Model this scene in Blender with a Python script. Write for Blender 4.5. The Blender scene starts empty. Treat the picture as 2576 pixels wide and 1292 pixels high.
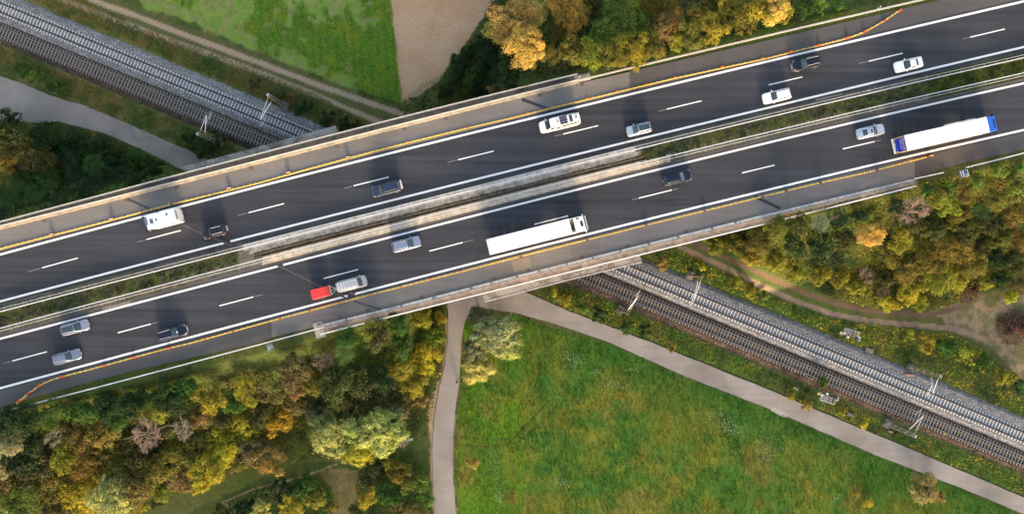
import bpy, bmesh, math, random
import numpy as np
from mathutils import Vector, Matrix

# ------------------------------------------------------------------ camera, sky, sun, exposure
SC = bpy.context.scene
CZ = 124.5            # camera height above the railway level
F = 1716.0            # focal length for a 2575 unit wide frame
RZ = 10.5             # road surface height
cam = bpy.data.cameras.new("camera")
cam.sensor_width = 36.0
cam.lens = F / 2575.0 * 36.0
cam.clip_end = 6000.0
camo = bpy.data.objects.new("camera", cam)
camo.location = (0, 0, CZ)
SC.collection.objects.link(camo)
SC.camera = camo

SUN_EL = math.radians(13.0)
SX, SY = 0.215, -0.977            # horizontal direction towards the sun
world = bpy.data.worlds.new("World")
SC.world = world
world.use_nodes = True
wn = world.node_tree.nodes
wl = world.node_tree.links
bg = wn["Background"]
sky = wn.new("ShaderNodeTexSky")
sky.sky_type = 'NISHITA'
sky.sun_disc = False
sky.sun_elevation = SUN_EL
sky.sun_rotation = math.atan2(SX, SY)
sky.air_density = 1.0
sky.dust_density = 2.0
sky.ozone_density = 0.9
tint = wn.new("ShaderNodeVectorMath")      # thin evening haze takes the blue out of the sky
tint.operation = 'MULTIPLY'
tint.inputs[1].default_value = (1.17, 1.0, .86)
wl.new(sky.outputs[0], tint.inputs[0])
wl.new(tint.outputs[0], bg.inputs[0])
bg.inputs[1].default_value = 0.15
sun = bpy.data.lights.new("sun", 'SUN')
sun.energy = 1.3
sun.angle = math.radians(10.0)
sun.color = (1.0, 0.82, 0.54)
suno = bpy.data.objects.new("sun", sun)
d = Vector((-SX * math.cos(SUN_EL), -SY * math.cos(SUN_EL), -math.sin(SUN_EL)))
suno.rotation_euler = d.to_track_quat('-Z', 'Y').to_euler()
suno.location = (20, -80, 60)
SC.collection.objects.link(suno)
SC.view_settings.view_transform = 'Standard'
SC.view_settings.look = 'None'
SC.view_settings.gamma = 1.0
SC.view_settings.exposure = 1.95
SC.cycles.max_bounces = 6
SC.cycles.transparent_max_bounces = 8

# ------------------------------------------------------------------ helpers
COL = SC.collection
rng = np.random.default_rng(7)
random.seed(7)

def P(u, v, z=0.0):
    s = (CZ - z) / F
    return Vector(((u - 1287.5) * s, (646.0 - v) * s, z))

def link(o, parent=None):
    COL.objects.link(o)
    if parent is not None:
        o.parent = parent
    return o

def T(o, label, cat, group=None):
    o["label"] = label
    o["category"] = cat
    if group:
        o["group"] = group
    return o

def K(o, kind='structure'):
    o["kind"] = kind
    return o

def empty(name, loc=(0, 0, 0), rz=0.0):
    o = bpy.data.objects.new(name, None)
    o.location = loc
    o.rotation_euler = (0, 0, rz)
    o.empty_display_size = 0.3
    return link(o)

def copy_tree(o, parent=None):
    c = o.copy()
    COL.objects.link(c)
    if parent is not None:
        c.parent = parent
    for ch in KIDS.get(o.name, []):
        g = copy_tree(ch, c)
        KIDS.setdefault(c.name, []).append(g)
    return c
KIDS = {}

class MB:
    """collects polygons, then links them as one mesh object"""
    def __init__(self):
        self.v = []; self.f = []; self.m = []
    def poly(self, pts, mi=0):
        b = len(self.v)
        self.v += [tuple(p) for p in pts]
        self.f.append(tuple(range(b, b + len(pts)))); self.m.append(mi)
    def box(self, c, s, rz=0.0, mi=0, taper=1.0, M=None):
        hx, hy, hz = s[0] / 2, s[1] / 2, s[2] / 2
        ca, sa = math.cos(rz), math.sin(rz)
        b = len(self.v)
        for dz, t in ((-hz, 1.0), (hz, taper)):
            for dx, dy in ((-hx, -hy), (hx, -hy), (hx, hy), (-hx, hy)):
                x, y = dx * t, dy * t
                p = (c[0] + x * ca - y * sa, c[1] + x * sa + y * ca, c[2] + dz)
                self.v.append(p)
        for q in ((3, 2, 1, 0), (4, 5, 6, 7), (0, 1, 5, 4), (1, 2, 6, 5), (2, 3, 7, 6), (3, 0, 4, 7)):
            self.f.append(tuple(b + i for i in q)); self.m.append(mi)
    def bar(self, p0, p1, w, h=None, mi=0):
        h = w if h is None else h
        p0 = Vector(p0); p1 = Vector(p1)
        d = (p1 - p0)
        if d.length < 1e-6:
            return
        d.normalize()
        up = Vector((0, 0, 1)) if abs(d.z) < 0.95 else Vector((1, 0, 0))
        s = d.cross(up).normalized(); t = s.cross(d).normalized()
        b = len(self.v)
        for p in (p0, p1):
            for a, c in ((-1, -1), (1, -1), (1, 1), (-1, 1)):
                self.v.append(tuple(p + s * (a * w / 2) + t * (c * h / 2)))
        for q in ((0, 1, 2, 3), (7, 6, 5, 4), (4, 5, 1, 0), (5, 6, 2, 1), (6, 7, 3, 2), (7, 4, 0, 3)):
            self.f.append(tuple(b + i for i in q)); self.m.append(mi)
    def tube(self, p0, p1, r0, r1=None, n=8, mi=0, caps=True):
        r1 = r0 if r1 is None else r1
        p0 = Vector(p0); p1 = Vector(p1); d = p1 - p0
        if d.length < 1e-6:
            return
        d.normalize()
        up = Vector((0, 0, 1)) if abs(d.z) < 0.95 else Vector((1, 0, 0))
        s = d.cross(up).normalized(); t = s.cross(d).normalized()
        b = len(self.v)
        for p, r in ((p0, r0), (p1, r1)):
            for i in range(n):
                a = 2 * math.pi * i / n
                self.v.append(tuple(p + s * (r * math.cos(a)) + t * (r * math.sin(a))))
        for i in range(n):
            j = (i + 1) % n
            self.f.append((b + i, b + n + i, b + n + j, b + j)); self.m.append(mi)
        if caps:
            self.f.append(tuple(b + i for i in range(n))); self.m.append(mi)
            self.f.append(tuple(b + n + i for i in reversed(range(n)))); self.m.append(mi)
    def sweep(self, pts, prof, mi=0, closed=True):
        """sweep a (side, up) profile along a horizontal path"""
        n = len(prof); b = len(self.v); m = len(pts)
        for i, p in enumerate(pts):
            a = pts[max(0, i - 1)]; c = pts[min(m - 1, i + 1)]
            d = Vector((c[0] - a[0], c[1] - a[1], 0)).normalized()
            s = Vector((-d.y, d.x, 0))
            for q in prof:
                self.v.append((p[0] + s.x * q[0], p[1] + s.y * q[0], p[2] + q[1]))
        k = n if closed else n - 1
        for i in range(m - 1):
            for j in range(k):
                j2 = (j + 1) % n
                self.f.append((b + i * n + j, b + (i + 1) * n + j, b + (i + 1) * n + j2, b + i * n + j2)); self.m.append(mi)
        if closed:
            self.f.append(tuple(b + j for j in range(n))); self.m.append(mi)
            self.f.append(tuple(b + (m - 1) * n + j for j in reversed(range(n)))); self.m.append(mi)
    def grid(self, fn, nu, nv, mi=0):
        b = len(self.v)
        for i in range(nu + 1):
            for j in range(nv + 1):
                self.v.append(tuple(fn(i / nu, j / nv)))
        for i in range(nu):
            for j in range(nv):
                a = b + i * (nv + 1) + j
                self.f.append((a, a + nv + 1, a + nv + 2, a + 1)); self.m.append(mi)
    def build(self, name, mats, parent=None, smooth=False, fix=False):
        me = bpy.data.meshes.new(name)
        me.from_pydata(self.v, [], self.f)
        if not isinstance(mats, (list, tuple)):
            mats = [mats]
        for mt in mats:
            me.materials.append(mt)
        me.polygons.foreach_set("material_index", self.m)
        if smooth:
            me.polygons.foreach_set("use_smooth", [True] * len(self.f))
        if fix:
            bm = bmesh.new(); bm.from_mesh(me)
            bmesh.ops.remove_doubles(bm, verts=bm.verts, dist=1e-4)
            bmesh.ops.recalc_face_normals(bm, faces=bm.faces)
            bm.to_mesh(me); bm.free()
        me.update()
        o = bpy.data.objects.new(name, me)
        link(o, parent)
        if parent is not None:
            KIDS.setdefault(parent.name, []).append(o)
        return o

def tri_mesh(name, V, Fc, mats, col=None, parent=None, smooth=False):
    """fast mesh from numpy arrays; Fc is (n,3) or (n,4)"""
    me = bpy.data.meshes.new(name)
    nv, nf, k = len(V), len(Fc), Fc.shape[1]
    me.vertices.add(nv)
    me.vertices.foreach_set("co", np.ascontiguousarray(V, dtype=np.float32).ravel())
    me.loops.add(nf * k)
    me.loops.foreach_set("vertex_index", np.ascontiguousarray(Fc, dtype=np.int32).ravel())
    me.polygons.add(nf)
    me.polygons.foreach_set("loop_start", np.arange(0, nf * k, k, dtype=np.int32))
    me.polygons.foreach_set("loop_total", np.full(nf, k, dtype=np.int32))
    if smooth:
        me.polygons.foreach_set("use_smooth", np.ones(nf, dtype=bool))
    me.update(calc_edges=True)
    if col is not None:
        at = me.color_attributes.new("Col", 'FLOAT_COLOR', 'POINT')
        c4 = np.ones((nv, 4), dtype=np.float32); c4[:, :3] = col
        at.data.foreach_set("color", c4.ravel())
    for mt in (mats if isinstance(mats, (list, tuple)) else [mats]):
        me.materials.append(mt)
    o = bpy.data.objects.new(name, me)
    return link(o, parent)

_ng = {}
def vnoise(x, y, scale, seed=0):
    """smooth value noise in [0,1]"""
    if seed not in _ng:
        _ng[seed] = np.random.default_rng(1000 + seed).random((256, 256))
    g = _ng[seed]
    fx = np.asarray(x, float) / scale; fy = np.asarray(y, float) / scale
    ix = np.floor(fx).astype(int); iy = np.floor(fy).astype(int)
    tx = fx - ix; ty = fy - iy
    tx = tx * tx * (3 - 2 * tx); ty = ty * ty * (3 - 2 * ty)
    a = g[ix & 255, iy & 255]; b = g[(ix + 1) & 255, iy & 255]
    c = g[ix & 255, (iy + 1) & 255]; e = g[(ix + 1) & 255, (iy + 1) & 255]
    return (a * (1 - tx) + b * tx) * (1 - ty) + (c * (1 - tx) + e * tx) * ty

def fbm(x, y, scale, seed=0, oct=4):
    s = 0; w = 1; tot = 0
    for i in range(oct):
        s = s + w * vnoise(x, y, scale, seed + i); tot += w
        w *= 0.55; scale *= 0.5
    return s / tot

def inpoly(x, y, poly):
    x = np.asarray(x); y = np.asarray(y)
    r = np.zeros(x.shape, bool)
    n = len(poly); j = n - 1
    for i in range(n):
        xi, yi = poly[i][0], poly[i][1]; xj, yj = poly[j][0], poly[j][1]
        c = ((yi > y) != (yj > y)) & (x < (xj - xi) * (y - yi) / ((yj - yi) or 1e-9) + xi)
        r ^= c; j = i
    return r

def pxpoly(pts, z=0.0):
    return [tuple(P(u, v, z))[:2] for u, v in pts]

def fit(pts, deg=3):
    a = np.array(pts, float)
    return np.poly1d(np.polyfit(a[:, 0] / 1000.0, a[:, 1], deg))
def cv(c, u):
    return float(c(u / 1000.0))

def path3(c, u0, u1, z, step=25.0):
    n = max(2, int(abs(u1 - u0) / step) + 1)
    return [P(u, cv(c, u), z) for u in np.linspace(u0, u1, n)]

def resample(pts, d):
    """points every d metres along a polyline, with headings"""
    out = []; acc = 0.0; nxt = 0.0
    for a, b in zip(pts[:-1], pts[1:]):
        a = Vector(a); b = Vector(b); L = (b - a).length
        while nxt <= acc + L:
            t = (nxt - acc) / L
            out.append((a.lerp(b, t), math.atan2(b.y - a.y, b.x - a.x)))
            nxt += d
        acc += L
    return out

# ------------------------------------------------------------------ materials
MATS = {}
def nodemat(name):
    m = bpy.data.materials.new(name); m.use_nodes = True
    nt = m.node_tree
    return m, nt, nt.nodes, nt.links, nt.nodes["Principled BSDF"]

def mat(name, col, rough=0.6, metal=0.0, var=0.15, scale=3.0, bump=0.0, coat=0.0, detail=4.0, spec=0.5, fine=0.0, emis=0.0):
    if name in MATS:
        return MATS[name]
    m, nt, N, L, B = nodemat(name)
    tc = N.new("ShaderNodeTexCoord")
    nz = N.new("ShaderNodeTexNoise"); nz.inputs["Scale"].default_value = scale; nz.inputs["Detail"].default_value = detail
    L.new(tc.outputs["Object"], nz.inputs["Vector"])
    mr = N.new("ShaderNodeMapRange")
    mr.inputs[1].default_value = 0.3; mr.inputs[2].default_value = 0.7
    mr.inputs[3].default_value = 1.0 - var; mr.inputs[4].default_value = 1.0 + var
    L.new(nz.outputs["Fac"], mr.inputs[0])
    fac = mr.outputs[0]
    if fine:
        n2 = N.new("ShaderNodeTexNoise"); n2.inputs["Scale"].default_value = 9.0; n2.inputs["Detail"].default_value = 3
        L.new(tc.outputs["Object"], n2.inputs["Vector"])
        m2 = N.new("ShaderNodeMapRange"); m2.inputs[1].default_value = .3; m2.inputs[2].default_value = .7
        m2.inputs[3].default_value = 1 - fine; m2.inputs[4].default_value = 1 + fine
        L.new(n2.outputs["Fac"], m2.inputs[0])
        mm = N.new("ShaderNodeMath"); mm.operation = 'MULTIPLY'
        L.new(mr.outputs[0], mm.inputs[0]); L.new(m2.outputs[0], mm.inputs[1]); fac = mm.outputs[0]
    vm = N.new("ShaderNodeVectorMath"); vm.operation = 'SCALE'
    vm.inputs[0].default_value = col
    L.new(fac, vm.inputs["Scale"])
    L.new(vm.outputs[0], B.inputs["Base Color"])
    B.inputs["Roughness"].default_value = rough
    B.inputs["Metallic"].default_value = metal
    B.inputs["Specular IOR Level"].default_value = spec
    if coat:
        B.inputs["Coat Weight"].default_value = coat
        B.inputs["Coat Roughness"].default_value = 0.05
    if emis:
        B.inputs["Emission Color"].default_value = (*col, 1); B.inputs["Emission Strength"].default_value = emis
    if bump:
        bp = N.new("ShaderNodeBump"); bp.inputs["Strength"].default_value = bump; bp.inputs["Distance"].default_value = 0.05
        L.new(nz.outputs["Fac"], bp.inputs["Height"]); L.new(bp.outputs[0], B.inputs["Normal"])
    MATS[name] = m
    return m

def asphalt(name, col, streak=0.10, grain=0.35, patchy=0.12):
    """asphalt with aggregate grain, long wheel streaks and soft stains"""
    m, nt, N, L, B = nodemat(name)
    tc = N.new("ShaderNodeTexCoord")
    mp = N.new("ShaderNodeMapping"); mp.inputs["Rotation"].default_value = (0, 0, -0.245)
    mp.inputs["Scale"].default_value = (0.03, 1.3, 1.0)
    L.new(tc.outputs["Object"], mp.inputs[0])
    n1 = N.new("ShaderNodeTexNoise"); n1.inputs["Scale"].default_value = 1.0; n1.inputs["Detail"].default_value = 4
    L.new(mp.outputs[0], n1.inputs["Vector"])
    n2 = N.new("ShaderNodeTexNoise"); n2.inputs["Scale"].default_value = 6.5; n2.inputs["Detail"].default_value = 2
    L.new(tc.outputs["Object"], n2.inputs["Vector"])
    n3 = N.new("ShaderNodeTexNoise"); n3.inputs["Scale"].default_value = 0.12; n3.inputs["Detail"].default_value = 5
    L.new(tc.outputs["Object"], n3.inputs["Vector"])
    def rngm(src, a):
        r = N.new("ShaderNodeMapRange"); r.inputs[1].default_value = .25; r.inputs[2].default_value = .75
        r.inputs[3].default_value = 1 - a; r.inputs[4].default_value = 1 + a
        L.new(src, r.inputs[0]); return r.outputs[0]
    a, b, c = rngm(n1.outputs["Fac"], streak), rngm(n2.outputs["Fac"], grain), rngm(n3.outputs["Fac"], patchy)
    m1 = N.new("ShaderNodeMath"); m1.operation = 'MULTIPLY'; L.new(a, m1.inputs[0]); L.new(b, m1.inputs[1])
    m2 = N.new("ShaderNodeMath"); m2.operation = 'MULTIPLY'; L.new(m1.outputs[0], m2.inputs[0]); L.new(c, m2.inputs[1])
    vm = N.new("ShaderNodeVectorMath"); vm.operation = 'SCALE'; vm.inputs[0].default_value = col
    L.new(m2.outputs[0], vm.inputs["Scale"]); L.new(vm.outputs[0], B.inputs["Base Color"])
    B.inputs["Roughness"].default_value = 0.85; B.inputs["Specular IOR Level"].default_value = 0.3
    bp = N.new("ShaderNodeBump"); bp.inputs["Strength"].default_value = .3; bp.inputs["Distance"].default_value = .02
    L.new(n2.outputs["Fac"], bp.inputs["Height"]); L.new(bp.outputs[0], B.inputs["Normal"])
    return m

def vcol_mat(name, grain=0.35, gscale=4.0, rough=0.9, bump=0.6, trans=0.0):
    m, nt, N, L, B = nodemat(name)
    vc = N.new("ShaderNodeVertexColor"); vc.layer_name = "Col"
    tc = N.new("ShaderNodeTexCoord")
    nz = N.new("ShaderNodeTexNoise"); nz.inputs["Scale"].default_value = gscale; nz.inputs["Detail"].default_value = 6
    nz.inputs["Roughness"].default_value = 0.7
    L.new(tc.outputs["Object"], nz.inputs["Vector"])
    mr = N.new("ShaderNodeMapRange"); mr.inputs[1].default_value = .3; mr.inputs[2].default_value = .7
    mr.inputs[3].default_value = 1 - grain; mr.inputs[4].default_value = 1 + grain
    L.new(nz.outputs["Fac"], mr.inputs[0])
    vm = N.new("ShaderNodeVectorMath"); vm.operation = 'SCALE'
    L.new(vc.outputs["Color"], vm.inputs[0]); L.new(mr.outputs[0], vm.inputs["Scale"])
    L.new(vm.outputs[0], B.inputs["Base Color"])
    B.inputs["Roughness"].default_value = rough; B.inputs["Specular IOR Level"].default_value = 0.2
    if bump:
        bp = N.new("ShaderNodeBump"); bp.inputs["Strength"].default_value = bump; bp.inputs["Distance"].default_value = .12
        L.new(nz.outputs["Fac"], bp.inputs["Height"]); L.new(bp.outputs[0], B.inputs["Normal"])
    if trans:
        tr = N.new("ShaderNodeBsdfTranslucent"); L.new(vm.outputs[0], tr.inputs["Color"])
        mx = N.new("ShaderNodeMixShader"); mx.inputs[0].default_value = trans
        L.new(B.outputs[0], mx.inputs[1]); L.new(tr.outputs[0], mx.inputs[2])
        L.new(mx.outputs[0], N["Material Output"].inputs[0])
    return m

def leaf_mat(name):
    """leaf colour = object colour x the leaf's own tint"""
    m, nt, N, L, B = nodemat(name)
    oi = N.new("ShaderNodeObjectInfo")
    vc = N.new("ShaderNodeVertexColor"); vc.layer_name = "Col"
    mx = N.new("ShaderNodeVectorMath"); mx.operation = 'MULTIPLY'
    L.new(oi.outputs["Color"], mx.inputs[0]); L.new(vc.outputs["Color"], mx.inputs[1])
    tc = N.new("ShaderNodeTexCoord")
    nz = N.new("ShaderNodeTexNoise"); nz.inputs["Scale"].default_value = 1.6; nz.inputs["Detail"].default_value = 2
    L.new(tc.outputs["Object"], nz.inputs["Vector"])
    mr = N.new("ShaderNodeMapRange"); mr.inputs[1].default_value = .3; mr.inputs[2].default_value = .7
    mr.inputs[3].default_value = .8; mr.inputs[4].default_value = 1.2
    L.new(nz.outputs["Fac"], mr.inputs[0])
    vm = N.new("ShaderNodeVectorMath"); vm.operation = 'SCALE'
    L.new(mx.outputs[0], vm.inputs[0]); L.new(mr.outputs[0], vm.inputs["Scale"])
    L.new(vm.outputs[0], B.inputs["Base Color"])
    B.inputs["Roughness"].default_value = .6; B.inputs["Specular IOR Level"].default_value = .25
    tr = N.new("ShaderNodeBsdfTranslucent"); L.new(vm.outputs[0], tr.inputs["Color"])
    ms = N.new("ShaderNodeMixShader"); ms.inputs[0].default_value = .3
    L.new(B.outputs[0], ms.inputs[1]); L.new(tr.outputs[0], ms.inputs[2])
    L.new(ms.outputs[0], N["Material Output"].inputs[0])
    return m

M_leaf = leaf_mat("leaf")
M_bark = mat("bark", (.11, .085, .065), .9, scale=6, bump=.5)
M_ground = vcol_mat("ground_cover", .3, 3.5, .95, .5)
M_blades = vcol_mat("grass_blades", .2, 1.5, .8, 0, .25)
M_white = mat("road_paint", (.80, .80, .79), .7, var=.06, scale=6, fine=.05)
M_conc = mat("concrete", (.32, .30, .27), .9, var=.22, scale=1.2, bump=.3, fine=.15)
M_conc_dark = mat("stained_concrete", (.16, .145, .125), .95, var=.35, scale=1.0, bump=.3, fine=.25)
M_conc_pale = mat("pale_concrete", (.46, .44, .40), .9, var=.22, scale=1.8, bump=.2, fine=.15)
M_galv = mat("galvanised_steel", (.58, .58, .60), .5, .1, var=.08, scale=4)
M_galv_dull = mat("weathered_steel", (.30, .30, .31), .55, .4, var=.15, scale=4)
M_rust = mat("rusty_steel", (.30, .19, .13), .8, .1, var=.3, scale=8)
M_black = mat("black_rubber", (.02, .02, .022), .8)
M_dark = mat("dark_plastic", (.035, .035, .038), .6)
M_as_main = asphalt("asphalt_lanes", (.039, .0415, .051), .34, .16, .18)
M_as_shoulder = asphalt("asphalt_shoulder", (.170, .156, .146), .10, .16, .2)
M_as_side = asphalt("asphalt_outer", (.085, .081, .081), .08, .16, .14)
M_as_path = asphalt("asphalt_path", (.235, .215, .202), .08, .14, .34)
# ------------------------------------------------------------------ road lines traced at road height
U_edge = fit([(0,637.4),(166.7,597.4),(333,552.4),(643.7,474),(793.7,430.7),(977,384.4),(1287.5,309.5),(1520.9,251.7),(1931,157.5),(2264.6,76.7),(2575,3.3)])
U_dash = fit([(106,671.4),(196,649),(368.4,603.4),(454,581.4),(625,533),(714,513),(888.8,467.7),(977.5,445.7),(1152,400),(1241.5,379.4),(1415.8,337.4),(1504.2,316.7),(1676.5,274.7),(1764,254.4),(1933,213.7),(2018,194.7),(2184.6,155.4),(2270,135),(2439.6,94.3),(2527,72.7)])
U_in = fit([(0,757.4),(563.4,611.7),(579.4,607.4),(643.7,590),(873.8,530),(1287.5,429),(1931,273),(2264.6,190),(2575,119.4)])
L_in = fit([(0,851.4),(333.4,764),(643.7,684),(977,597.4),(1287.5,517),(1640.9,430.7),(1931,360.5),(2264.6,278.4),(2575,210.7)])
L_dash = fit([(31,906),(118,884),(296,837.4),(380,815),(552,768),(637,746),(813.8,699.7),(900.4,677.7),(1079.5,631.4),(1163.8,609.7),(1343.5,563.7),(1429,541.7),(1606,498),(1690,478),(1866,434),(1948,415),(2119,376.7),(2199.6,357.7),(2373,315.6),(2452,297.5)])
L_edge = fit([(0,975.3),(300,894.7),(436.7,861),(643.7,803),(874.5,743),(1050.5,697.4),(1287.5,637),(1784,514),(1931,479),(2131,430),(2331,380),(2575,328.4)])
N_as_w = fit([(0,577),(311.7,500.5),(643.7,413),(1287.5,253),(1457.5,209)])      # asphalt against the concrete kerb
N_as_e = fit([(1457.5,209),(1580.8,181.7),(1931,101),(2098,63.3),(2364.6,0),(2600,-56)],2)
def N_as(u): return cv(N_as_w, u) if u < 1457.5 else cv(N_as_e, u)
U_as_in = fit([(0,765.7),(583,624),(977,520.7),(1287.5,442.4),(1597.5,368),(1931,285),(2264,205),(2575,133)])
L_as_in = fit([(0,839),(328,755.7),(677,661),(977,582.4),(1287.5,507.4),(1687.5,405),(1931,348),(2575,196.7)])
S_as_pts = [(-160,1072),(0,1023.7),(133,984.7),(333,933),(500,894.6),(643.7,863),(687,847.4),(790,822),(800,817),(965,777),(1287.5,695),(1931,537),(2298,449),(2381,420),(2575,376.7),(2760,336)]
def S_as(u):
    xs = [p[0] for p in S_as_pts]; return float(np.interp(u, xs, [p[1] for p in S_as_pts]))

def world_xy(fn, us, z):
    pts = [P(u, fn(u), z) for u in us]
    return np.array([p.x for p in pts]), np.array([p.y for p in pts])
us = np.linspace(-700, 3300, 160)
def extN(u): return N_as(min(max(u, 0), 2575)) + (0 if 0 <= u <= 2575 else (u - min(max(u, 0), 2575)) * -0.243)
def extS(u): return S_as(min(max(u, 0), 2575)) + (0 if 0 <= u <= 2575 else (u - min(max(u, 0), 2575)) * -0.243)
xN, yN = world_xy(extN, us, RZ)
xS, yS = world_xy(extS, us, RZ)
A_w = P(313, 497, RZ); B_w = P(965, 777, RZ); A_e = P(1307, 248, RZ); B_e = P(1965, 527, RZ)

def side(x, y, a, b):
    return (x - a.x) * (b.y - a.y) - (y - a.y) * (b.x - a.x)

def terrain(x, y):
    x = np.asarray(x, float); y = np.asarray(y, float)
    yn = np.interp(x, xN, yN); ys = np.interp(x, xS, yS)
    dn = (y - yn) * 0.97; ds = (ys - y) * 0.97
    def emb(inside, dxn, dxs, kn):
        d = np.where(dn > 0, np.hypot(dn * kn, np.maximum(dxn, 0) * 2.2), np.where(ds > 0, np.hypot(ds, np.maximum(dxs, 0) * 2.2), 99.0))
        h = (RZ - 0.10) - 0.85 * np.maximum(0, d - 1.9)
        h = np.where((dn <= 0) & (ds <= 0), np.where(inside, RZ - 0.10, -5.0), h)
        return h
    w = emb(side(x, y, A_w, B_w) > 0, x - A_w.x, x - B_w.x, 2.2)
    e = emb(side(x, y, A_e, B_e) < 0, A_e.x - x, B_e.x - x, 1.0)
    h = np.maximum(w, e)
    base = 0.35 * (fbm(x, y, 14, 40) - .5)
    out = np.maximum(h, base * 0.5)
    # flat under tracks, paths and road corridor
    return out
if side(-90.0, 0.0, A_w, B_w) < 0:
    _s = side
    def side(x, y, a, b): return -_s(x, y, a, b)

def tz(x, y):
    return float(terrain(np.array([x]), np.array([y]))[0])

def on_ground(u, v, dz=0.0):
    z = 0.0
    for _ in range(12):
        p = P(u, v, z + dz); z = 0.5 * z + 0.5 * max(0, tz(p.x, p.y))
    p = P(u, v, z + dz)
    return Vector((p.x, p.y, z))

# ------------------------------------------------------------------ zones of the ground (albedo only)
PATHS = {
 'access_w': dict(top=[(-150,150),(0,192),(60,212),(120,238),(166.7,253),(206.7,263.4),(333,316.7),(513,396.7),(600,440)],
                  bot=[(-150,290),(0,300),(40,310),(150,306.7),(266.7,336.7),(360,378),(456.7,426.7),(560,480)]),
 'access_e': dict(top=[(1200,700),(1330.8,737.4),(1427.5,780.7),(1637.5,860.7),(1931,978),(2064.6,1034.7),(2264.6,1118),(2575,1249.7),(2760,1330)],
                  bot=[(1105,760),(1190,772),(1287.5,784),(1400,815),(1534,861.3),(1721,945),(1931,1026),(2198,1141.4),(2431,1231.4),(2575,1292),(2760,1372)]),
}
def lerp_poly(pts, n):
    a = np.array(pts, float); d = np.r_[0, np.cumsum(np.hypot(*np.diff(a, axis=0).T))]
    t = np.linspace(0, d[-1], n)
    return np.c_[np.interp(t, d, a[:, 0]), np.interp(t, d, a[:, 1])]
def smooth_poly(pts, n, k=3):
    a = lerp_poly(pts, n)
    for _ in range(k):
        b = a.copy(); b[1:-1] = (a[:-2] + 2 * a[1:-1] + a[2:]) / 4; a = b
    return a
foot_l = [(1108,700),(1122,740),(1127,790),(1125.5,861),(1118,920),(1105.5,971),(1092,1050),(1087,1128),(1089,1210),(1093.8,1292),(1106,1400)]
foot_r = [(1230,700),(1215,742),(1185,775),(1168,812),(1160.5,861),(1158,910),(1155,958),(1146,1020),(1139.5,1094),(1137.5,1160),(1139.5,1211),(1147,1292),(1160,1400)]
rut = {
 'a': ([(200,-20),(226.7,0),(333,36.7),(433.4,76.7),(643.7,155),(810,218),(1010,287),(1060,304)], 8.5),
 'b': ([(130,-14),(160,0),(333,66.7),(643.7,180),(777,233),(943.8,303),(990,322)], 8.0),
 'c': ([(1640,555),(1737.5,609),(1840,655),(1931,695),(2010,731),(2098,762),(2190,783),(2264.6,789),(2350,790),(2420,770)], 8.5),
 'd': ([(1600,560),(1704,619),(1820,672),(1931,726),(2010,761),(2098,791),(2190,807),(2264.6,814),(2398,826),(2470,850)], 8.5),
 'e': ([(600,1290),(560,1262),(640,1228),(760,1198),(850,1165)], 3.0),
}
def polyline_dist(x, y, pts):
    d = np.full(np.shape(x), 1e9)
    for (x0, y0), (x1, y1) in zip(pts[:-1], pts[1:]):
        dx, dy = x1 - x0, y1 - y0; L2 = dx * dx + dy * dy
        t = np.clip(((x - x0) * dx + (y - y0) * dy) / L2, 0, 1)
        d = np.minimum(d, np.hypot(x - x0 - t * dx, y - y0 - t * dy))
    return d
field_green = [(300,-60),(360,20),(480,55),(640,128),(780,186),(900,236),(1004,268),(1012,258),(1003,200),(993,100),(982,0),(980,-60)]
field_soil = [(980,-60),(982,0),(993,100),(1003,200),(1010,257),(1060,238),(1108,200),(1140,150),(1190,84),(1245,0),(1290,-60)]
meadow = [(1140,800),(1290,790),(1400,830),(1534,866),(1721,950),(1931,1030),(2198,1145),(2431,1236),(2640,1330),(2640,1400),(1170,1400),(1148,1292),(1142,1180),(1160,960)]
clearing = [(640,1210),(740,1165),(860,1160),(980,1140),(1085,1130),(1090,1400),(400,1400),(470,1290)]
dirt_e = [(2340,780),(2400,765),(2480,735),(2640,690),(2640,1010),(2575,960),(2500,880),(2400,835)]

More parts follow.
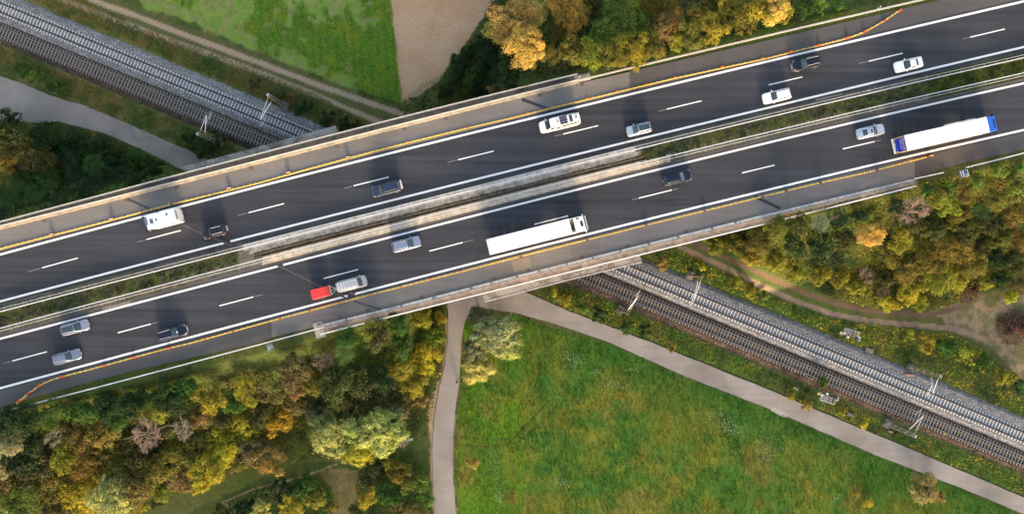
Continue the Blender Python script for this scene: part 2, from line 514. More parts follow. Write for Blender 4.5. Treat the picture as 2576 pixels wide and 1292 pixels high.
def zones(x, y):
    """returns colour array and masks, x y world (ground heights close to 0)"""
    z = np.maximum(terrain(x, y), 0)
    s = F / (CZ - z)
    u = 1287.5 + x * s; v = 646 - y * s
    n1 = fbm(x, y, 6, 1); n2 = fbm(x, y, 1.6, 9); n3 = fbm(x, y, 20, 17); n4 = fbm(x, y, 0.7, 23, 3)
    wob_u = u + (n2 - .5) * 14; wob_v = v + (fbm(x, y, 1.6, 31) - .5) * 14
    C = np.zeros(x.shape + (3,))
    def put(mask, c, k=1.0):
        mask = np.asarray(mask, float)[..., None] * k
        C[:] = C * (1 - mask) + np.array(c) * mask
    put(np.ones(x.shape), (.072, .092, .024))
    put(np.clip((n1 - .45) * 5, 0, 1), (.060, .100, .020), .7)
    put(np.clip((n3 - .5) * 6, 0, 1), (.110, .100, .035), .5)
    crop = inpoly(wob_u, wob_v, field_green)
    soil = inpoly(u + (n2 - .5) * 4, wob_v, field_soil)
    # verges by the railway and dirt track, tan and olive
    band = (~crop) & (~soil) & (v < 420) & (u < 1100)
    put(band * np.clip((n2 - .40) * 5, 0, 1), (.20, .165, .055), .7)
    put(band * np.clip((n4 - .5) * 5, 0, 1), (.055, .075, .020), .6)
    # crop field: bare soil between dense patches
    uu = u
    dens = fbm(x, y, 5.0, 50) * .75 + fbm(x * 2.2, y * .35, 3.0, 55) * .35
    dens = dens + np.clip((uu - 700) / 300, 0, 1) * .30 + np.clip((v - 60) / 400, -.1, .1) - .04
    lane = np.minimum(abs(uu - 866 - (v - 100) * .06), abs(uu - 880 - (v - 200) * .12))
    dens = dens + .07 - (lane < 4) * .12 - np.clip(vnoise(x, y, .9, 53) - .62, 0, 1) * 1.2 - ((v - (uu - 360) * .405) > -22) * .22
    cm = np.clip((dens - .40) * 3.2, 0, 1) * crop
    put(crop, (.27, .22, .105))
    put(crop * np.clip((fbm(x, y, 1.1, 52) - .30) * 4, 0, 1), (.15, .27, .03), .7)
    put(crop * np.clip((vnoise(x, y, .75, 54) - .45) * 5, 0, 1), (.11, .26, .022), .6)
    put(crop * np.clip((vnoise(x, y, .6, 56) - .68) * 6, 0, 1), (.28, .22, .11), .5)
    put(crop * np.clip((n4 - .35) * 4, 0, 1), (.14, .155, .05), .5)
    put(cm, (.170, .335, .032), .85)
    put(cm * np.clip(np.sin((x + y * .06) * 2 * math.pi / 1.5) * 2, 0, 1), (.09, .23, .015), .35)
    put(cm * np.clip((fbm(x, y, 2.2, 60) - .55) * 6, 0, 1), (.33, .34, .03), .6)
    # ploughed soil
    put(soil, (.48, .295, .170))
    row = np.sin((x * .985 + y * .17) * 2 * math.pi / .55 + n1 * 2)
    put(soil * (row > .2), (.38, .235, .13), .6)
    put(soil * np.clip((n1 - .5) * 5, 0, 1), (.52, .36, .235), .5)
    put(soil * (inpoly(wob_u, wob_v, [(1010,257),(1060,210),(1130,180),(1150,215),(1100,262)])), (.10, .11, .05), .4)
    # meadow
    mm = inpoly(wob_u, wob_v, meadow)
    edge = np.clip((v - (861 + (u - 1534) * .41)) / 150, 0, 1)
    put(mm, (.074, .156, .019))
    put(mm * np.clip(1 - edge, 0, 1) * (u > 1250), (.035, .115, .014), .9)
    put(mm * np.clip((n1 - .40) * 4, 0, 1) * edge, (.180, .180, .022), .85)
    put(mm * np.clip((fbm(x, y, 3, 70) - .5) * 6, 0, 1) * edge, (.050, .150, .020), .7)
    put(mm * np.clip((fbm(x, y, 9, 74) - .56) * 8, 0, 1) * edge, (.22, .165, .035), .6)
    put(mm * np.clip((n2 - .55) * 5, 0, 1) * edge, (.21, .235, .022), .4)
    put(mm * (u < 1320) * np.clip((fbm(x, y, 4, 77) - .35) * 4, 0, 1), (.092, .215, .012), .75)
    tr = np.minimum(polyline_dist(u, v, [(1150,1098),(1240,1104),(1290,1102),(1340,1050),(1380,1010)]), polyline_dist(u, v, [(1150,1118),(1230,1122),(1300,1112),(1350,1072),(1400,1020)]))
    put(mm * (tr < 2.5), (.06, .075, .02), .6)
    # clearing lower left
    cl = inpoly(wob_u, wob_v, clearing)
    put(cl, (.038, .066, .015))  # dark green with the shade lying on the clearing put into its colour
    put(cl * inpoly(wob_u, wob_v, [(800,1180),(900,1180),(930,1400),(820,1400),(845,1250)]), (.15, .13, .06), .8)
    put(cl * np.clip((n2 - .5) * 5, 0, 1), (.060, .070, .022), .5)
    # dirt to the right
    de = inpoly(wob_u, wob_v, dirt_e)
    put(de, (.125, .115, .050))
    put(de * np.clip((fbm(x, y, 2.5, 80) - .46) * 8, 0, 1), (.29, .205, .135), .8)
    put(de * np.clip((fbm(x, y, 1.2, 84) - .5) * 8, 0, 1), (.09, .11, .035), .6)
    # wood floors, leaf litter
    # ruts
    dr = np.minimum(polyline_dist(u, v, rut['a'][0]), polyline_dist(u, v, rut['b'][0]))
    put(np.clip((24 - dr + (n2 - .5) * 12) / 5, 0, 1) * (v < 330), (.10, .105, .035), .8)
    for k in 'abcde':
        dd = polyline_dist(u, v, rut[k][0]); w = rut[k][1]
        c = (.37, .27, .185) if k in 'ab' else (.135, .09, .06) if k == 'c' else (.25, .18, .13)
        put(np.clip((w * .88 + (n2 - .5) * 3.6 - dd) / 1.6, 0, 1), c, .95)
    # gravelly shoulders of the footpath
    dl = polyline_dist(u, v, foot_l); drr = polyline_dist(u, v, foot_r)
    put(np.clip((6 + 14 * np.exp(-((v - 1030) / 55.0) ** 2) * (u < 1110) + (n2 - .5) * 9 - dl) / 3, 0, 1) * (v > 800), (.36, .27, .19), .85)
    put(np.clip((4 + (n2 - .5) * 8 - drr) / 3, 0, 1) * (v > 1040), (.33, .26, .18), .8)
    put(inpoly(wob_u, wob_v, [(1003,1098),(1022,1094),(1030,1112),(1018,1130),(1004,1124)]), (.36, .27, .20), .8)
    put(inpoly(wob_u, wob_v, [(857,1152),(872,1148),(874,1166),(860,1168)]), (.30, .22, .17), .8)
    # under the bridge
    under = (side(x, y, A_w, B_w) < 0) & (side(x, y, A_e, B_e) > 0) & (y < np.interp(x, xN, yN)) & (y > np.interp(x, xS, yS))
    put(under, (.16, .13, .10))
    hard = (dr < 12) | crop | soil | (np.minimum(polyline_dist(u, v, rut['c'][0]), polyline_dist(u, v, rut['d'][0])) < 11) | under
    return C, dict(u=u, v=v, crop=cm > .5, soil=soil, meadow=mm, clearing=cl, hard=hard, dirt=de)

gx = np.r_[np.arange(-132, -99, 1.5), np.arange(-98.4, 98.41, 0.3), np.arange(99.9, 132.1, 1.5), 132]; gy = np.r_[-84, np.arange(-83, -54, 1.5), np.arange(-53.1, 53.11, 0.3), np.arange(54.5, 83, 1.5), 84]
GX, GY = np.meshgrid(gx, gy, indexing='ij')
GZ = terrain(GX, GY)
# keep path and rail corridors level
def bandmask(top, bot, margin=8):
    poly = [(a, b - margin) for a, b in top] + [(a, b + margin) for a, b in reversed(bot)]
    return inpoly(GX, GY, pxpoly(poly))
flat = bandmask(PATHS['access_w']['top'], PATHS['access_w']['bot']) | bandmask(PATHS['access_e']['top'], PATHS['access_e']['bot'])
flat |= inpoly(GX, GY, pxpoly([(a - 10, b) for a, b in foot_l] + [(a + 10, b) for a, b in reversed(foot_r)]))
rail_band = inpoly(GX, GY, pxpoly([(-700,-322),(3300,1330),(3300,1530),(-700,-132)]))
flat |= rail_band
GZ = np.where(flat & (GZ < 3), np.minimum(GZ, -0.02), GZ)
edge = (np.abs(GX) > 131.9) | (np.abs(GY) > 83.9)
GZ = np.where(edge & (GZ < 4), -0.9, GZ)
GC, GM = zones(GX, GY)
nx, ny = GX.shape
idx = np.arange(nx * ny).reshape(nx, ny)
Fq = np.stack([idx[:-1, :-1], idx[1:, :-1], idx[1:, 1:], idx[:-1, 1:]], -1).reshape(-1, 4)
ground = tri_mesh("ground", np.stack([GX, GY, GZ], -1).reshape(-1, 3), Fq, M_ground, GC.reshape(-1, 3), smooth=True)
K(ground)
far = MB(); far.poly([(-3500, -3500, -.8), (3500, -3500, -.8), (3500, 3500, -.8), (-3500, 3500, -.8)])
K(far.build("land", mat("far_grass", (.075, .095, .028), .95, var=.35, scale=.02, detail=8)))

# ------------------------------------------------------------------ small roads on the ground
def strip(name, A, B, z, m, n=90, k=4, zfn=None, thick=0.0):
    a = smooth_poly(A, n, k); b = smooth_poly(B, n, k)
    mb = MB()
    pa = [P(u, v, z) for u, v in a]; pb = [P(u, v, z) for u, v in b]
    for i in range(n - 1):
        mb.poly([pa[i], pb[i], pb[i + 1], pa[i + 1]])
    return mb.build(name, m, fix=True)
def wobble(pts, amp, seed):
    r = np.random.default_rng(seed); a = lerp_poly(pts, 140)
    n = r.normal(size=140); n = np.convolve(n, np.ones(2) / 2, 'same')
    a[:, 1] += n * amp; a[:, 0] += n * amp * .5
    return a
def strip_w(name, A, B, z, m, amp, seed):
    a = wobble(A, amp, seed); b = wobble(B, amp, seed + 1); mb = MB()
    for i in range(139):
        mb.poly([P(*a[i], z), P(*b[i], z), P(*b[i + 1], z), P(*a[i + 1], z)])
    return mb.build(name, m, fix=True)
acc_w = K(strip_w("access_road", PATHS['access_w']['top'], PATHS['access_w']['bot'], .10, asphalt("asphalt_access", (.255, .218, .190), .06, .14, .34), .9, 5))
acc_e = K(strip_w("service_road", PATHS['access_e']['top'], PATHS['access_e']['bot'], .104, M_as_path, .7, 8))
foot = K(strip_w("footpath", foot_l, foot_r, .108, asphalt("asphalt_foot", (.26, .238, .225), .06, .12, .25), .5, 11))
# repaired patches on them
def patch(name, pts, z, m, parent=None):
    mb = MB(); mb.poly([P(u, v, z) for u, v in pts]); return K(mb.build(name, m, parent, fix=True))
M_patch_d = asphalt("asphalt_patch", (.20, .185, .18), .05, .25, .2)
M_patch_l = asphalt("asphalt_pale_patch", (.30, .28, .265), .05, .2, .2)
patch("repair_patch", [(1942,1022),(1984,1040),(1981,1047),(1974,1050),(1938,1032)], .112, M_patch_l, acc_e)
patch("repair_patch", [(430,366),(470,374),(482,386),(462,392),(432,380)], .106, M_patch_d, acc_w)
patch("repair_patch", [(321,318),(330,315),(345,350),(335,352)], .106, M_patch_d, acc_w)

# ------------------------------------------------------------------ carriageways on the deck and embankment
def band(name, fa, fb, u0, u1, z, m, parent=None, step=20):
    mb = MB(); n = max(2, int((u1 - u0) / step) + 1); U = np.linspace(u0, u1, n)
    for a, b in zip(U[:-1], U[1:]):
        mb.poly([P(a, fa(a), z), P(a, fb(a), z), P(b, fb(b), z), P(b, fa(b), z)])
    return K(mb.build(name, m, parent, fix=True))
f = lambda c, off=0.0: (lambda u: cv(c, min(max(u, 0), 2575)) + (u - min(max(u, 0), 2575)) * -.243 + off)
UE, UI, LI, LE = f(U_edge), f(U_in), f(L_in), f(L_edge)
road_u = band("upper_carriageway", extN, f(U_as_in), -420, 2990, RZ, M_as_side)
road_l = band("lower_carriageway", f(L_as_in), extS, -420, 2990, RZ, M_as_side)
band("lane_surface", f(U_edge, -8), f(U_as_in, -2.5), -420, 2990, RZ + .004, M_as_main, road_u)
band("lane_surface", f(L_as_in, 6), f(L_edge, 6.5), -420, 2990, RZ + .004, M_as_main, road_l)
band("shoulder_surface", lambda u: extN(u) + .5, f(U_edge, -8.3), -420, 1583, RZ + .006, M_as_shoulder, road_u)
band("shoulder_surface", f(L_edge, 7), lambda u: extS(u) - .8, 683, 2300, RZ + .006, M_as_shoulder, road_l)
patch("repair_patch", [(1288,655),(1330,647),(1337,677),(1291,684)], RZ + .010, asphalt("asphalt_tan_patch", (.25, .20, .15), .05, .3, .3), road_l)
patch("repair_patch", [(2050,250),(2118,234),(2120,238),(2052,255)], RZ + .010, M_as_shoulder, road_u)
patch("repair_patch", [(257,773),(328,755),(329,764),(259,779)], RZ + .010, M_as_shoulder, road_l)
def line(name, c, u0, u1, w, z, parent, m=None):
    n = max(2, int((u1 - u0) / 20) + 1); pts = [P(u, f(c)(u), z) for u in np.linspace(u0, u1, n)]
    mb = MB()
    mb.sweep(pts, [(-w / 2, 0), (w / 2, 0)], closed=False)
    return K(mb.build(name, m or M_white, parent, fix=True))
ZL = RZ + .012
line("edge_line", U_edge, -420, 2990, .36, ZL, road_u)
line("edge_line", U_in, -420, 563, .34, ZL, road_u)
line("edge_line", U_in, 579, 2990, .34, ZL, road_u)
line("edge_line", L_in, -420, 699, .34, ZL, road_l)
line("edge_line", L_in, 712, 2990, .34, ZL, road_l)
line("edge_line", L_edge, -420, 874, .36, ZL, road_l)
line("edge_line", L_edge, 893, 2990, .36, ZL, road_l)
for a, b in [(-153,-65),(106,196),(368.4,454),(625,714),(888.8,977.5),(1152,1241.5),(1415.8,1504.2),(1676.5,1764),(1933,2018),(2184.6,2270),(2439.6,2527),(2692,2778)]:
    line("lane_dash", U_dash, a, b, .18, ZL, road_u)
for a, b in [(-230,-140),(31,118),(296,380),(552,637),(813.8,900.4),(1079.5,1163.8),(1343.5,1429),(1606,1690),(1866,1948),(2119,2199.6),(2373,2452),(2624,2702)]:
    line("lane_dash", L_dash, a, b, .18, ZL, road_l)
# expansion joints and sealed cracks
M_joint = mat("joint_steel", (.075, .070, .075), .6, .2, var=.35, scale=3)
M_seal = mat("bitumen_seal", (.028, .028, .032), .5, var=.1)
def seam(name, pts, w, m, parent, dz=.016):
    mb = MB(); mb.sweep([P(u, v, RZ + dz) for u, v in pts], [(-w / 2, 0), (w / 2, 0)], closed=False)
    return K(mb.build(name, m, parent, fix=True))
seam("expansion_joint", [(316,500),(380,527),(455,563),(520,592),(600,624)], .30, M_joint, road_u)
seam("expansion_joint", [(322,499),(386,526),(461,562),(526,591),(606,622)], .07, M_seal, road_u, .02)
seam("expansion_joint", [(668,652),(745,690),(840,737),(905,762),(963,779)], .30, M_joint, road_l)
seam("sealed_crack", [(672,663),(745,694),(836,741)], .05, M_seal, road_l, .02)
seam("sealed_crack", [(880,735),(925,758),(950,773)], .09, M_rust, road_l, .02)
seam("expansion_joint", [(1312,250),(1345,262),(1385,277)], .52, M_seal, road_u)
seam("sealed_crack", [(1458,305),(1530,338),(1600,372)], .04, M_seal, road_u)
seam("sealed_crack", [(1450,312),(1520,343),(1560,360)], .03, M_seal, road_u)
seam("expansion_joint", [(1897,494),(1925,507),(1962,524)], .52, M_seal, road_l)
seam("sealed_crack", [(1745,431),(1810,460),(1880,490)], .04, M_seal, road_l)
seam("sealed_crack", [(1735,437),(1800,466),(1850,488)], .03, M_seal, road_l)
# worn scraps of the old lane marking
M_ghost = mat("worn_paint", (.22, .22, .23), .8, var=.4, scale=6)
for c, par, lst in ((U_dash, road_u, [(70,104),(345,366),(598,622),(866,886),(1125,1150),(1395,1413),(1655,1675),(2160,2183),(2420,2438)]),
                    (L_dash, road_l, [(8,30),(383,398),(640,660),(1166,1190),(1590,1604),(1693,1706),(2203,2215)])):
    for a, b in lst:
        line("worn_marking", c, a, b, .10, RZ + .018, par, M_ghost)
# ------------------------------------------------------------------ bridge deck, edge beams, walkways
N_rail = fit([(0,556.7),(240,494),(480,430.7),(643.7,387.4),(977,301.7),(1287.5,226.7),(1453,185)])
S_rail = fit([(805.4,840.7),(1050,779),(1287.5,719),(1620.9,639),(1931,559.5),(2098,520.7),(2304.6,467.4)])
def ground_shift(c, zfrom, zto):
    """curve seen at height zfrom, moved to the same world place for height zto"""
    k = (CZ - zfrom) / (CZ - zto)
    return lambda u: 646 + (cv(c, 1287.5 + (u - 1287.5) / k) - 646) * k
Nr = lambda u: ground_shift(N_rail, 11.55, RZ)(u) if u < 1453 else extN(u) + 4
Sr = lambda u: ground_shift(S_rail, 11.55, RZ)(u) if 800 < u < 2306 else extS(u) - 4
deck = MB()
U = list(np.linspace(-420, 1450, 80)) + [1450.5] + list(np.linspace(1460, 2335, 40))
U = sorted(set(U + [799, 801, 2305, 2307]))
zt, zb = RZ - .05, RZ - 1.25
prev = None
for u in U:
    a, b = P(u, Nr(u) - 3, zt), P(u, Sr(u) + 2, zt)
    a2, b2 = Vector((a.x, a.y, zb)), Vector((b.x, b.y, zb))
    if prev:
        pa, pb, pa2, pb2 = prev
        deck.poly([pa, pb, b, a]); deck.poly([pa2, a2, b2, pb2])
        deck.poly([pa2, pa, a, a2]); deck.poly([pb, pb2, b2, b])
    else:
        deck.poly([a, a2, b2, b])
    prev = (a, b, a2, b2)
deck.poly([prev[0], prev[1], prev[3], prev[2]])
deck_o = K(deck.build("bridge_deck", M_conc_dark, fix=True))

# north walkway and barrier kerb
def solid_band(name, fa, fb, u0, u1, z0, z1, m, parent=None, step=22):
    mb = MB(); n = max(2, int((u1 - u0) / step) + 1); U = np.linspace(u0, u1, n); pr = None
    for u in U:
        a, b = P(u, fa(u), z1), P(u, fb(u), z1)
        a2, b2 = Vector((a.x, a.y, z0)), Vector((b.x, b.y, z0))
        if pr:
            mb.poly([pr[0], pr[1], b, a]); mb.poly([pr[2], pr[0], a, a2]); mb.poly([pr[1], pr[3], b2, b])
        else:
            mb.poly([a, a2, b2, b])
        pr = (a, b, a2, b2)
    mb.poly([pr[0], pr[1], pr[3], pr[2]])
    return mb.build(name, m, parent, fix=True)
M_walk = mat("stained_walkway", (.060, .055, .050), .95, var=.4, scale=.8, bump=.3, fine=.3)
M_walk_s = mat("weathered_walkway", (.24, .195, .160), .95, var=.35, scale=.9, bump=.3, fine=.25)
nk = lambda u: extN(u) - .4
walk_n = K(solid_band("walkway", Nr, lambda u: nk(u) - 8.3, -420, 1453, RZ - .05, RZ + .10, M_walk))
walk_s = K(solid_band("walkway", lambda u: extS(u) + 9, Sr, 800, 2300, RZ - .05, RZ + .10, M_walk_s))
kerb_n = K(solid_band("barrier_kerb", lambda u: nk(u) - 8.2, nk, -420, 1456, RZ - .04, RZ + .16, mat("cream_concrete", (.42, .345, .245), .9, var=.28, scale=1.0, fine=.22, bump=.2)))  # kerb concrete with a cream base colour and random mottling
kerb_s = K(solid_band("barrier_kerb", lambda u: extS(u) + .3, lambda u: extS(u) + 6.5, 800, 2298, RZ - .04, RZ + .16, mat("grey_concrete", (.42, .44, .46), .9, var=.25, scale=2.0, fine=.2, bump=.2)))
# darker blocks let into the south kerb
for u in (1185,1235,1300,1355,1425,1490,1560,1632,1705,1790,1850,870,1010,1090):
    mb = MB(); p = P(u, extS(u) + 3.2, RZ + .165); mb.box((p.x, p.y, RZ + .16), (.38, .3, .03), .24)
    K(mb.build("kerb_block", M_conc_dark, kerb_s))
# drain grates
for lst, par in (([(45,570)] and [(1357,244),(445,463),(1018,316),(847,366),(632,406),(318,508),(112,556),(1121,289),(1464,213)], road_u),
                 ([(927,750),(1329,683-46),(1103,705),(1242,674+14),(1463,643-0),(1577,613-1),(1725,580),(857,768),(1060,735)], road_l)):
    for u, v in lst:
        if par is road_l:
            v = extS(u) - 6
        else:
            v = extN(u) + 5
        p = P(u, v, RZ + .02)
        mb = MB(); mb.box((p.x, p.y, RZ + .012), (.62, .5, .012), .24, 0)
        for i in range(4):
            mb.box((p.x + (i - 1.5) * .13 * math.cos(.24), p.y + (i - 1.5) * .13 * math.sin(.24), RZ + .024), (.05, .42, .014), .24, 1)
        K(mb.build("drain_grate", [M_dark, M_rust], par))

# ------------------------------------------------------------------ railings and guardrails
GRP_G = "steel guardrails along the motorway"
M_rail_warm = mat("pale_rail", (.52, .49, .45), .55, .2, var=.12, scale=3)
def guardrail(label, c_fn, u0, u1, zt, second=None, post=1.95, w=.13, h=.30, w2=.06, name="guardrail", m=None, postm=None, spacer=True, base=RZ, grp=GRP_G, postname="post"):
    m = m or M_galv; postm = postm or M_galv_dull
    n = max(2, int(abs(u1 - u0) / 30) + 1)
    pts = [P(u, c_fn(u), zt) for u in np.linspace(u0, u1, n)]
    r = empty(name, (pts[0].x, pts[0].y, base)); T(r, label, "guardrail" if name == "guardrail" else "railing", grp)
    o = r.location.copy()
    loc = [p - o for p in pts]
    mb = MB(); mb.sweep(loc, [(-w/2, 0), (-w/2, -h), (-w/2 + .02, -h), (0, -h * .75), (w/2, -h * .62), (w/2, -h * .4), (0, -h * .28), (w/2, 0)])
    mb.build("rail", m, r, fix=True)
    if second:
        mb = MB(); mb.sweep(loc, [(second - w2/2, -.02), (second + w2/2, -.02), (second + w2/2, -.22), (second - w2/2, -.22)])
        mb.build("rail", m, r, fix=True)
    first = None
    for p, a in resample(loc, post)[:300]:
        if first is None:
            mb = MB()
            gz = -(zt - base)
            mb.box((0, 0, gz / 2 - .02), (.10, .09, -gz), 0)
            if second and spacer:
                mb.box((0, second / 2, -.11), (.10, abs(second), .05), 0)
            first = mb.build(postname, postm, r)
            first.location = p; first.rotation_euler = (0, 0, a)
        else:
            q = first.copy(); COL.objects.link(q); q.parent = r; q.location = p; q.rotation_euler = (0, 0, a)
    return r
M1 = fit([(0,783.4),(333,695.7),(643.7,616),(977,532.4),(1287.5,454),(1597.5,373.4),(1931,296),(2264.6,216.7),(2575,145)])
M2 = fit([(0,824),(333,737.4),(643.7,655),(977,567.4),(1287.5,491.5),(1507.5,431),(1674,396.7),(1931,335),(2264.6,253.4),(2575,183.4)])
ZG = RZ + .78
guardrail("long steel guardrail on the upper side of the planted median", f(M1), -420, 2990, ZG, second=.46, w=.14, w2=.05)
guardrail("long steel guardrail on the lower side of the planted median", f(M2), -420, 2990, ZG, second=-.46, w=.14, w2=.05)
guardrail("pale guardrail bolted along the concrete kerb of the bridge's upper edge", lambda u: nk(u) - 9.6, -420, 1457, RZ + .74, post=1.3, w=.15, m=M_rail_warm, base=RZ + .16)
NG_e = fit([(1457,201.7),(1693,146),(1931,89),(2264.6,11.7),(2318,0)], 2)
guardrail("slender guardrail in the grass beside the upper carriageway, beyond the bridge", lambda u: cv(NG_e, u), 1457, 2700, RZ + .7, post=3.9, w=.24, m=M_rail_warm)
SG_w = fit([(0,1036.3),(146.7,998),(333,949.6),(643.7,869.6),(800,825.7)], 2)
guardrail("slender guardrail in the grass at the lower left beside the lower carriageway", lambda u: cv(SG_w, u), -420, 815, RZ + .7, post=3.9, w=.19)
guardrail("rust-stained twin-rail barrier on the kerb along the bridge's lower edge", lambda u: extS(u) + 8.5, 815, 2298, RZ + .74, second=-.24, w=.09, post=2.1, m=mat("streaked_rail", (.50, .40, .33), .7, .1, var=.4, scale=1.2), base=RZ + .16, w2=.07)
SG_e = fit([(2298,450),(2431,420.7),(2575,385)], 2)
guardrail("short guardrail in the grass past the right end of the bridge's lower railing", lambda u: cv(SG_e, u), 2300, 2374, RZ + .7, post=3.9, w=.19)
guardrail("guardrail in the grass starting right of the blue road sign", lambda u: cv(SG_e, u), 2431, 2700, RZ + .7, post=3.9, w=.19)
def railing(label, c, u0, u1, zt, inward):
    r = guardrail(label, lambda u: cv(c, u) if 0 <= u <= 2575 else cv(c, 0) - u * .245, u0, u1, zt, post=4.0, w=(.14 if inward < 0 else .20), h=.07, name="bridge_railing", grp="railings on the outer edges of the bridge", m=M_rail_warm if inward < 0 else mat("white_rail", (.74, .72, .68), .5, .05, var=.08), base=RZ + .1)
    n = 60; pts = [P(u, (cv(c, u) if 0 <= u else cv(c, 0) - u * .245), zt) - r.location for u in np.linspace(u0, u1, n)]
    for h in (.35, .62, .9):
        mb = MB(); mb.sweep(pts, [(-.02, -h), (.02, -h), (.02, -h - .04), (-.02, -h - .04)])
        mb.build("mid_rail", M_galv_dull, r, fix=True)
    return r
railing("long handrail on the outermost upper edge of the bridge", N_rail, -420, 1452, 11.55, -1)
railing("white-topped handrail on the outermost lower edge of the bridge", S_rail, 805, 2304.6, 11.55, 1)

# median on the bridge: concrete strips with a mossy gap
M_moss = vcol_mat("moss_cover", .3, 4, .95, .5)
strip_a = K(solid_band("median_kerb", lambda u: f(U_as_in)(u) + .3, lambda u: cv(M1, u) + 6.5, 612, 1598, RZ - .04, RZ + .10, mat("lichened_kerb", (.42, .41, .385), .9, var=.30, scale=1.2, fine=.3, bump=.2)))
strip_b = K(solid_band("median_slab", lambda u: cv(M1, u) + 6.8, lambda u: cv(M1, u) + 18.5, 628, 1612, RZ - .04, RZ + .05, mat("mottled_concrete", (.27, .25, .22), .95, var=.45, scale=1.2, fine=.35, bump=.3)))
strip_c = K(solid_band("median_channel", lambda u: cv(M1, u) + 18.6, lambda u: cv(M2, u) - 5.5, 640, 1625, RZ - .06, RZ - .02, mat("mossy_channel", (.085, .075, .05), .98, var=.6, scale=1.5, fine=.4, bump=.4)))
strip_d = K(solid_band("median_beam", lambda u: cv(M1, u) + 22.5, lambda u: cv(M1, u) + 24.5, 640, 1622, RZ - .02, RZ + .10, mat("rusty_beam", (.20, .13, .09), .9, var=.4, scale=2, fine=.3)))
strip_e = K(solid_band("median_kerb", lambda u: cv(M2, u) - 5, lambda u: f(L_as_in)(u) - .2, 660, 1687, RZ - .04, RZ + .10, mat("warm_concrete", (.42, .365, .29), .9, var=.30, scale=1.3, fine=.3, bump=.2)))

# protecting slab over the railway, sticking out on both sides under the deck
zs = 9.15
slab_pts = [(455,420.5),(643,371),(842.8,316),(848,332),(1230,495),(1609,640),(1614,660),(1430,705),(1219,760),(1214,741)]
top = [P(u, v, zs) for u, v in slab_pts]
bot = [Vector((p.x, p.y, zs - 1.0)) for p in top]
mb = MB(); mb.poly(list(reversed(top))); mb.poly(bot)
for i in range(len(top)):
    j = (i + 1) % len(top); mb.poly([top[i], top[j], bot[j], bot[i]])
M_lichen = None
def lichen(name):
    m, nt, N, L, B = nodemat(name)
    tc = N.new("ShaderNodeTexCoord")
    vo = N.new("ShaderNodeTexVoronoi"); vo.inputs["Scale"].default_value = 3.2; vo.inputs["Randomness"].default_value = 1
    n1 = N.new("ShaderNodeTexNoise"); n1.inputs["Scale"].default_value = .45; n1.inputs["Detail"].default_value = 5
    n2 = N.new("ShaderNodeTexNoise"); n2.inputs["Scale"].default_value = 5.0; n2.inputs["Detail"].default_value = 5
    for n in (vo, n1, n2): L.new(tc.outputs["Object"], n.inputs["Vector"])
    ad = N.new("ShaderNodeMath"); ad.operation = 'MULTIPLY_ADD'; ad.inputs[1].default_value = .9
    L.new(n1.outputs["Fac"], ad.inputs[0]); L.new(n2.outputs["Fac"], ad.inputs[2])
    r = N.new("ShaderNodeValToRGB"); r.color_ramp.elements[0].position = .90; r.color_ramp.elements[1].position = 1.12
    r.color_ramp.elements[0].color = (.15, .13, .112, 1); r.color_ramp.elements[1].color = (.33, .30, .265, 1)
    L.new(ad.outputs[0], r.inputs[0]); L.new(r.outputs[0], B.inputs["Base Color"])
    B.inputs["Roughness"].default_value = .95
    return m
M_lichen = lichen("lichen_concrete")
slab = empty("protecting_slab", (0, 0, 0)); T(slab, "lichen-spotted concrete slab spanning the railway just beneath the motorway bridge", "concrete slab")
mb.build("slab", M_lichen, slab, fix=True)
mb = MB()
mb.sweep([top[8] + Vector((0, 0, 0)), top[7], top[6]], [(0, 0), (.16, 0), (.16, .06), (0, .06)])
mb.build("edge_trim", M_conc_pale, slab, fix=True)
ORDP = "first second third fourth fifth sixth".split()
def piers(name, a, b, n, w=1.0):
    A = P(*a, 0); B = P(*b, 0)
    for i in range(n):
        p = A.lerp(B, (i + .5) / n)
        m_ = MB(); m_.box((0, 0, (zs - 1) / 2), (3.0, w, zs - 1.0), -.40)
        o = m_.build("bridge_pier", M_conc_dark); o.location = (p.x, p.y, 0)
        T(o, "%s concrete pier from the bridge's upper edge, in the row %s the tracks" % (ORDP[i], "left of" if name == "a" else "right of"), "pier", "piers under the bridge")
piers("a", (770,470), (1330,715), 6)
piers("b", (960,370), (1520,600), 6)
# abutments
for nm, A, B, sgn, lab in (("abutment", A_w, B_w, -1, "concrete abutment under the left end of the bridge"), ("abutment", A_e, B_e, 1, "concrete abutment under the right end of the bridge")):
    d_ = Vector((B.x - A.x, B.y - A.y, 0)); L_ = d_.length; c = (A + B) / 2
    m_ = MB(); m_.box((0, 0, 0), (L_ - 1.0, 1.2, 9.3), 0)
    o = m_.build(nm, M_conc_dark); o.location = (c.x - sgn * -.2, c.y, 4.6); o.rotation_euler = (0, 0, math.atan2(d_.y, d_.x))
    T(o, lab, "abutment")
# end blocks beside the road
for u, v, s, lab in ((1465,196,(2.6,1.2),"rough concrete block beside the upper end of the bridge walkway"), (803,829,(1.6,2.6),"rough concrete block beside the lower left end of the bridge")):
    p = P(u, v, RZ); m_ = MB(); m_.box((0, 0, -.4), (s[0], s[1], 1.0), .24)
    m_.box((.3, .15, .14), (s[0] * .6, s[1] * .5, .10), .24)
    o = m_.build("concrete_block", M_conc, None); o.location = p; T(o, lab, "concrete block")

